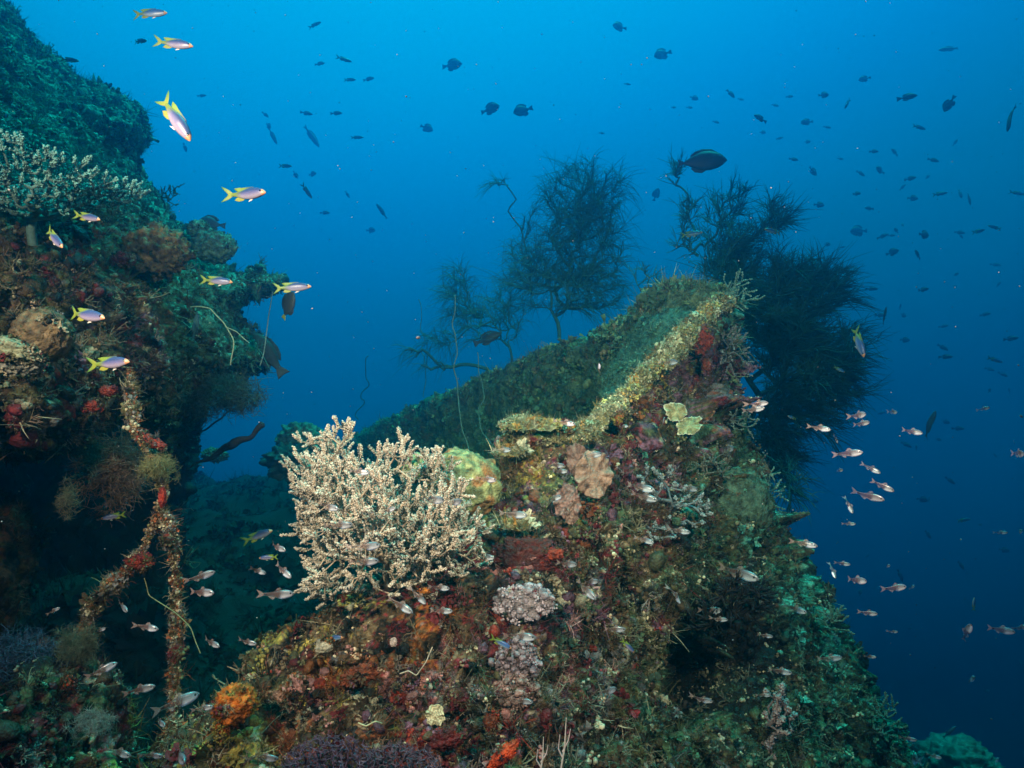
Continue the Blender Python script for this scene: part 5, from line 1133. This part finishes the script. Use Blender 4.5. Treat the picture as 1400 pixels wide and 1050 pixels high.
# --- small dark fish far off in the blue
T0 = """430 34 20 20|437 87 15 5|470 81 20 -8|478 109 18 -4|504 108 16 10|363 157 12 -40|419 155 16 -3|460 155 16 8|488 188 18 3|390 227 20 -5|404 239 10 -60|427 238 12 5|419 261 22 -55|444 291 14 0|475 266 10 -60|276 131 12 10|253 202 13 -75|367 172 12 -50
949 134 12 -25|943 147 9 0|921 147 8 10|858 115 9 -10|999 128 16 -50|1040 162 22 160|979 167 10 -20|1013 136 8 -20|1060 144 11 -10|1080 132 11 10|823 182 8 0|1085 218 14 -6|1103 167 15 175|1066 189 9 5|1043 181 9 0
1182 108 15 185|1126 130 15 5|1158 142 18 240|1240 133 26 8|1298 142 22 240|1131 174 10 -15|1257 174 20 -12|1104 194 8 0|1306 195 9 60|1195 207 14 5|1223 208 13 130|1149 217 9 -10|1276 219 15 -20|1111 234 16 -40|1177 237 14 -25|1203 233 15 150|1245 244 17 12|1268 242 11 35|1234 256 11 45|1171 265 15 10|1285 265 20 8|1313 265 14 -85|1390 264 18 -20|1248 271 14 -5|1120 280 14 -6|1188 285 14 178
1207 323 14 20|1219 322 9 0|1225 315 9 120|1234 308 6 90|1263 321 19 -3|1312 318 14 -10|1314 323 8 -60|1338 316 20 15|1360 311 18 160|1220 345 16 20|1255 348 18 140|1361 362 12 -15|1307 375 11 20|1365 389 11 50|1192 395 15 -4|1262 396 18 10|1231 419 8 90|1204 431 14 0|1235 431 11 -20|1347 430 15 12|1290 446 12 8|1237 465 13 -4|1289 475 14 -40|1293 488 17 0|1382 463 19 8|1360 492 20 -20|1152 338 8 10|1131 334 10 0
1353 505 12 -20|1371 512 13 -25|1353 534 7 80|1380 534 9 110|1293 577 10 -20|1310 586 15 0|1239 608 14 -30|1253 613 11 80|1361 623 8 -50|1299 657 14 -40|1261 683 14 -10|1270 683 10 60|1317 711 20 8|1340 718 7 0|1269 731 16 -50|1373 752 13 -10|1314 773 16 -50|1114 686 9 5|1186 760 7 30|1283 601 10 -10|1231 787 16 -80|1244 859 7 0|1176 810 9 80|1396 907 10 -70|1350 945 12 -20|1205 565 10 10""".split('\n')
TZ = ['between overhang and tall bush', 'high above the bow', 'at upper right', 'right of the thicket', 'at lower right']
for z, line in zip(TZ, T0):
    L_ = [[float(v) for v in it.split()] for it in line.strip('|').split('|')]
    rowsN = {}
    ys = sorted(v[1] for v in L_); nb = max(1, round(len(L_) / 6)); cuts = [ys[int(len(ys) * k / nb)] for k in range(1, nb)]
    for v in L_: rowsN.setdefault(sum(v[1] >= c for c in cuts), []).append(v)
    rn = ['top row', 'second row', 'third row', 'fourth row', 'fifth row', 'sixth row']
    for b_, rs in rowsN.items():
        rs.sort()
        for i, (x, y, L, a) in enumerate(rs):
            d = float(np.clip(11 * 15 / L, 7.0, 14.0)) * rngf.uniform(.92, 1.1)
            h = look(99, a)[1]
            lb = 'dark %s fish %s, %s, %s' % (h, z, 'lowest row' if (b_ == nb - 1 and nb > 1) else rn[b_], ordn(i, 'leftmost'))
            fish('bluedamsel' if L > 17 and rngf.random() < .5 else 'round' if rngf.random() < .25 else 'farfish', 'small_reef_fish', lb, 'fish', x, y, L, a, d, float(rngf.uniform(-25, 25)), float(rngf.choice([-.2, 0, .2])), 'small dark fish far off in the blue')
# ------------------------------------------------------------------ drifting specks in the water
def specks():
    rng = np.random.default_rng(88); n = 1500; V, F = ICO[1]
    d = .6 + 5.5 * rng.random(n) ** .8; P = WV(rng.uniform(-60, 1460, n), rng.uniform(-60, 1110, n), d)
    S = .0011 * d ** .8 * np.exp(.4 * rng.normal(size=n)) * .8
    o = scatter_mesh('plankton', [(V * [1, .7, .6], F, np.ones(len(V)))], P, rng.normal(size=(n, 3)), S, np.full((n, 3), .2) * rng.uniform(.3, 1.2, (n, 1)), M_GROW, None, rng)
    tag(o, 'tiny pale specks drifting all through the water', 'plankton', kind='stuff')
specks()

# ------------------------------------------------------------------ the water itself: one closed box of even haze
def haze():
    m = bpy.data.materials.new('water_haze'); m.use_nodes = True; t = m.node_tree; t.nodes.clear()
    o = N(t, 'ShaderNodeOutputMaterial'); v = N(t, 'ShaderNodeVolumePrincipled')
    v.inputs['Color'].default_value = (.0, .25, .44, 1); v.inputs['Density'].default_value = .14; v.inputs['Anisotropy'].default_value = .9
    v.inputs['Absorption Color'].default_value = (.0, .913, .936, 1)
    t.links.new(v.outputs[0], o.inputs['Volume'])
    x0, x1, y0, y1, z0, z1 = -11, 12, -2, 16.5, -21, 6
    V = np.array([[x, y, z] for x in (x0, x1) for y in (y0, y1) for z in (z0, z1)], float)
    F = np.array([[0, 1, 3, 2], [4, 6, 7, 5], [0, 4, 5, 1], [2, 3, 7, 6], [0, 2, 6, 4], [1, 5, 7, 3]])
    h = mesh_np('haze', V, F, m, smooth=False); tag(h, 'blue sea water fading far things', 'water', kind='stuff')
haze()
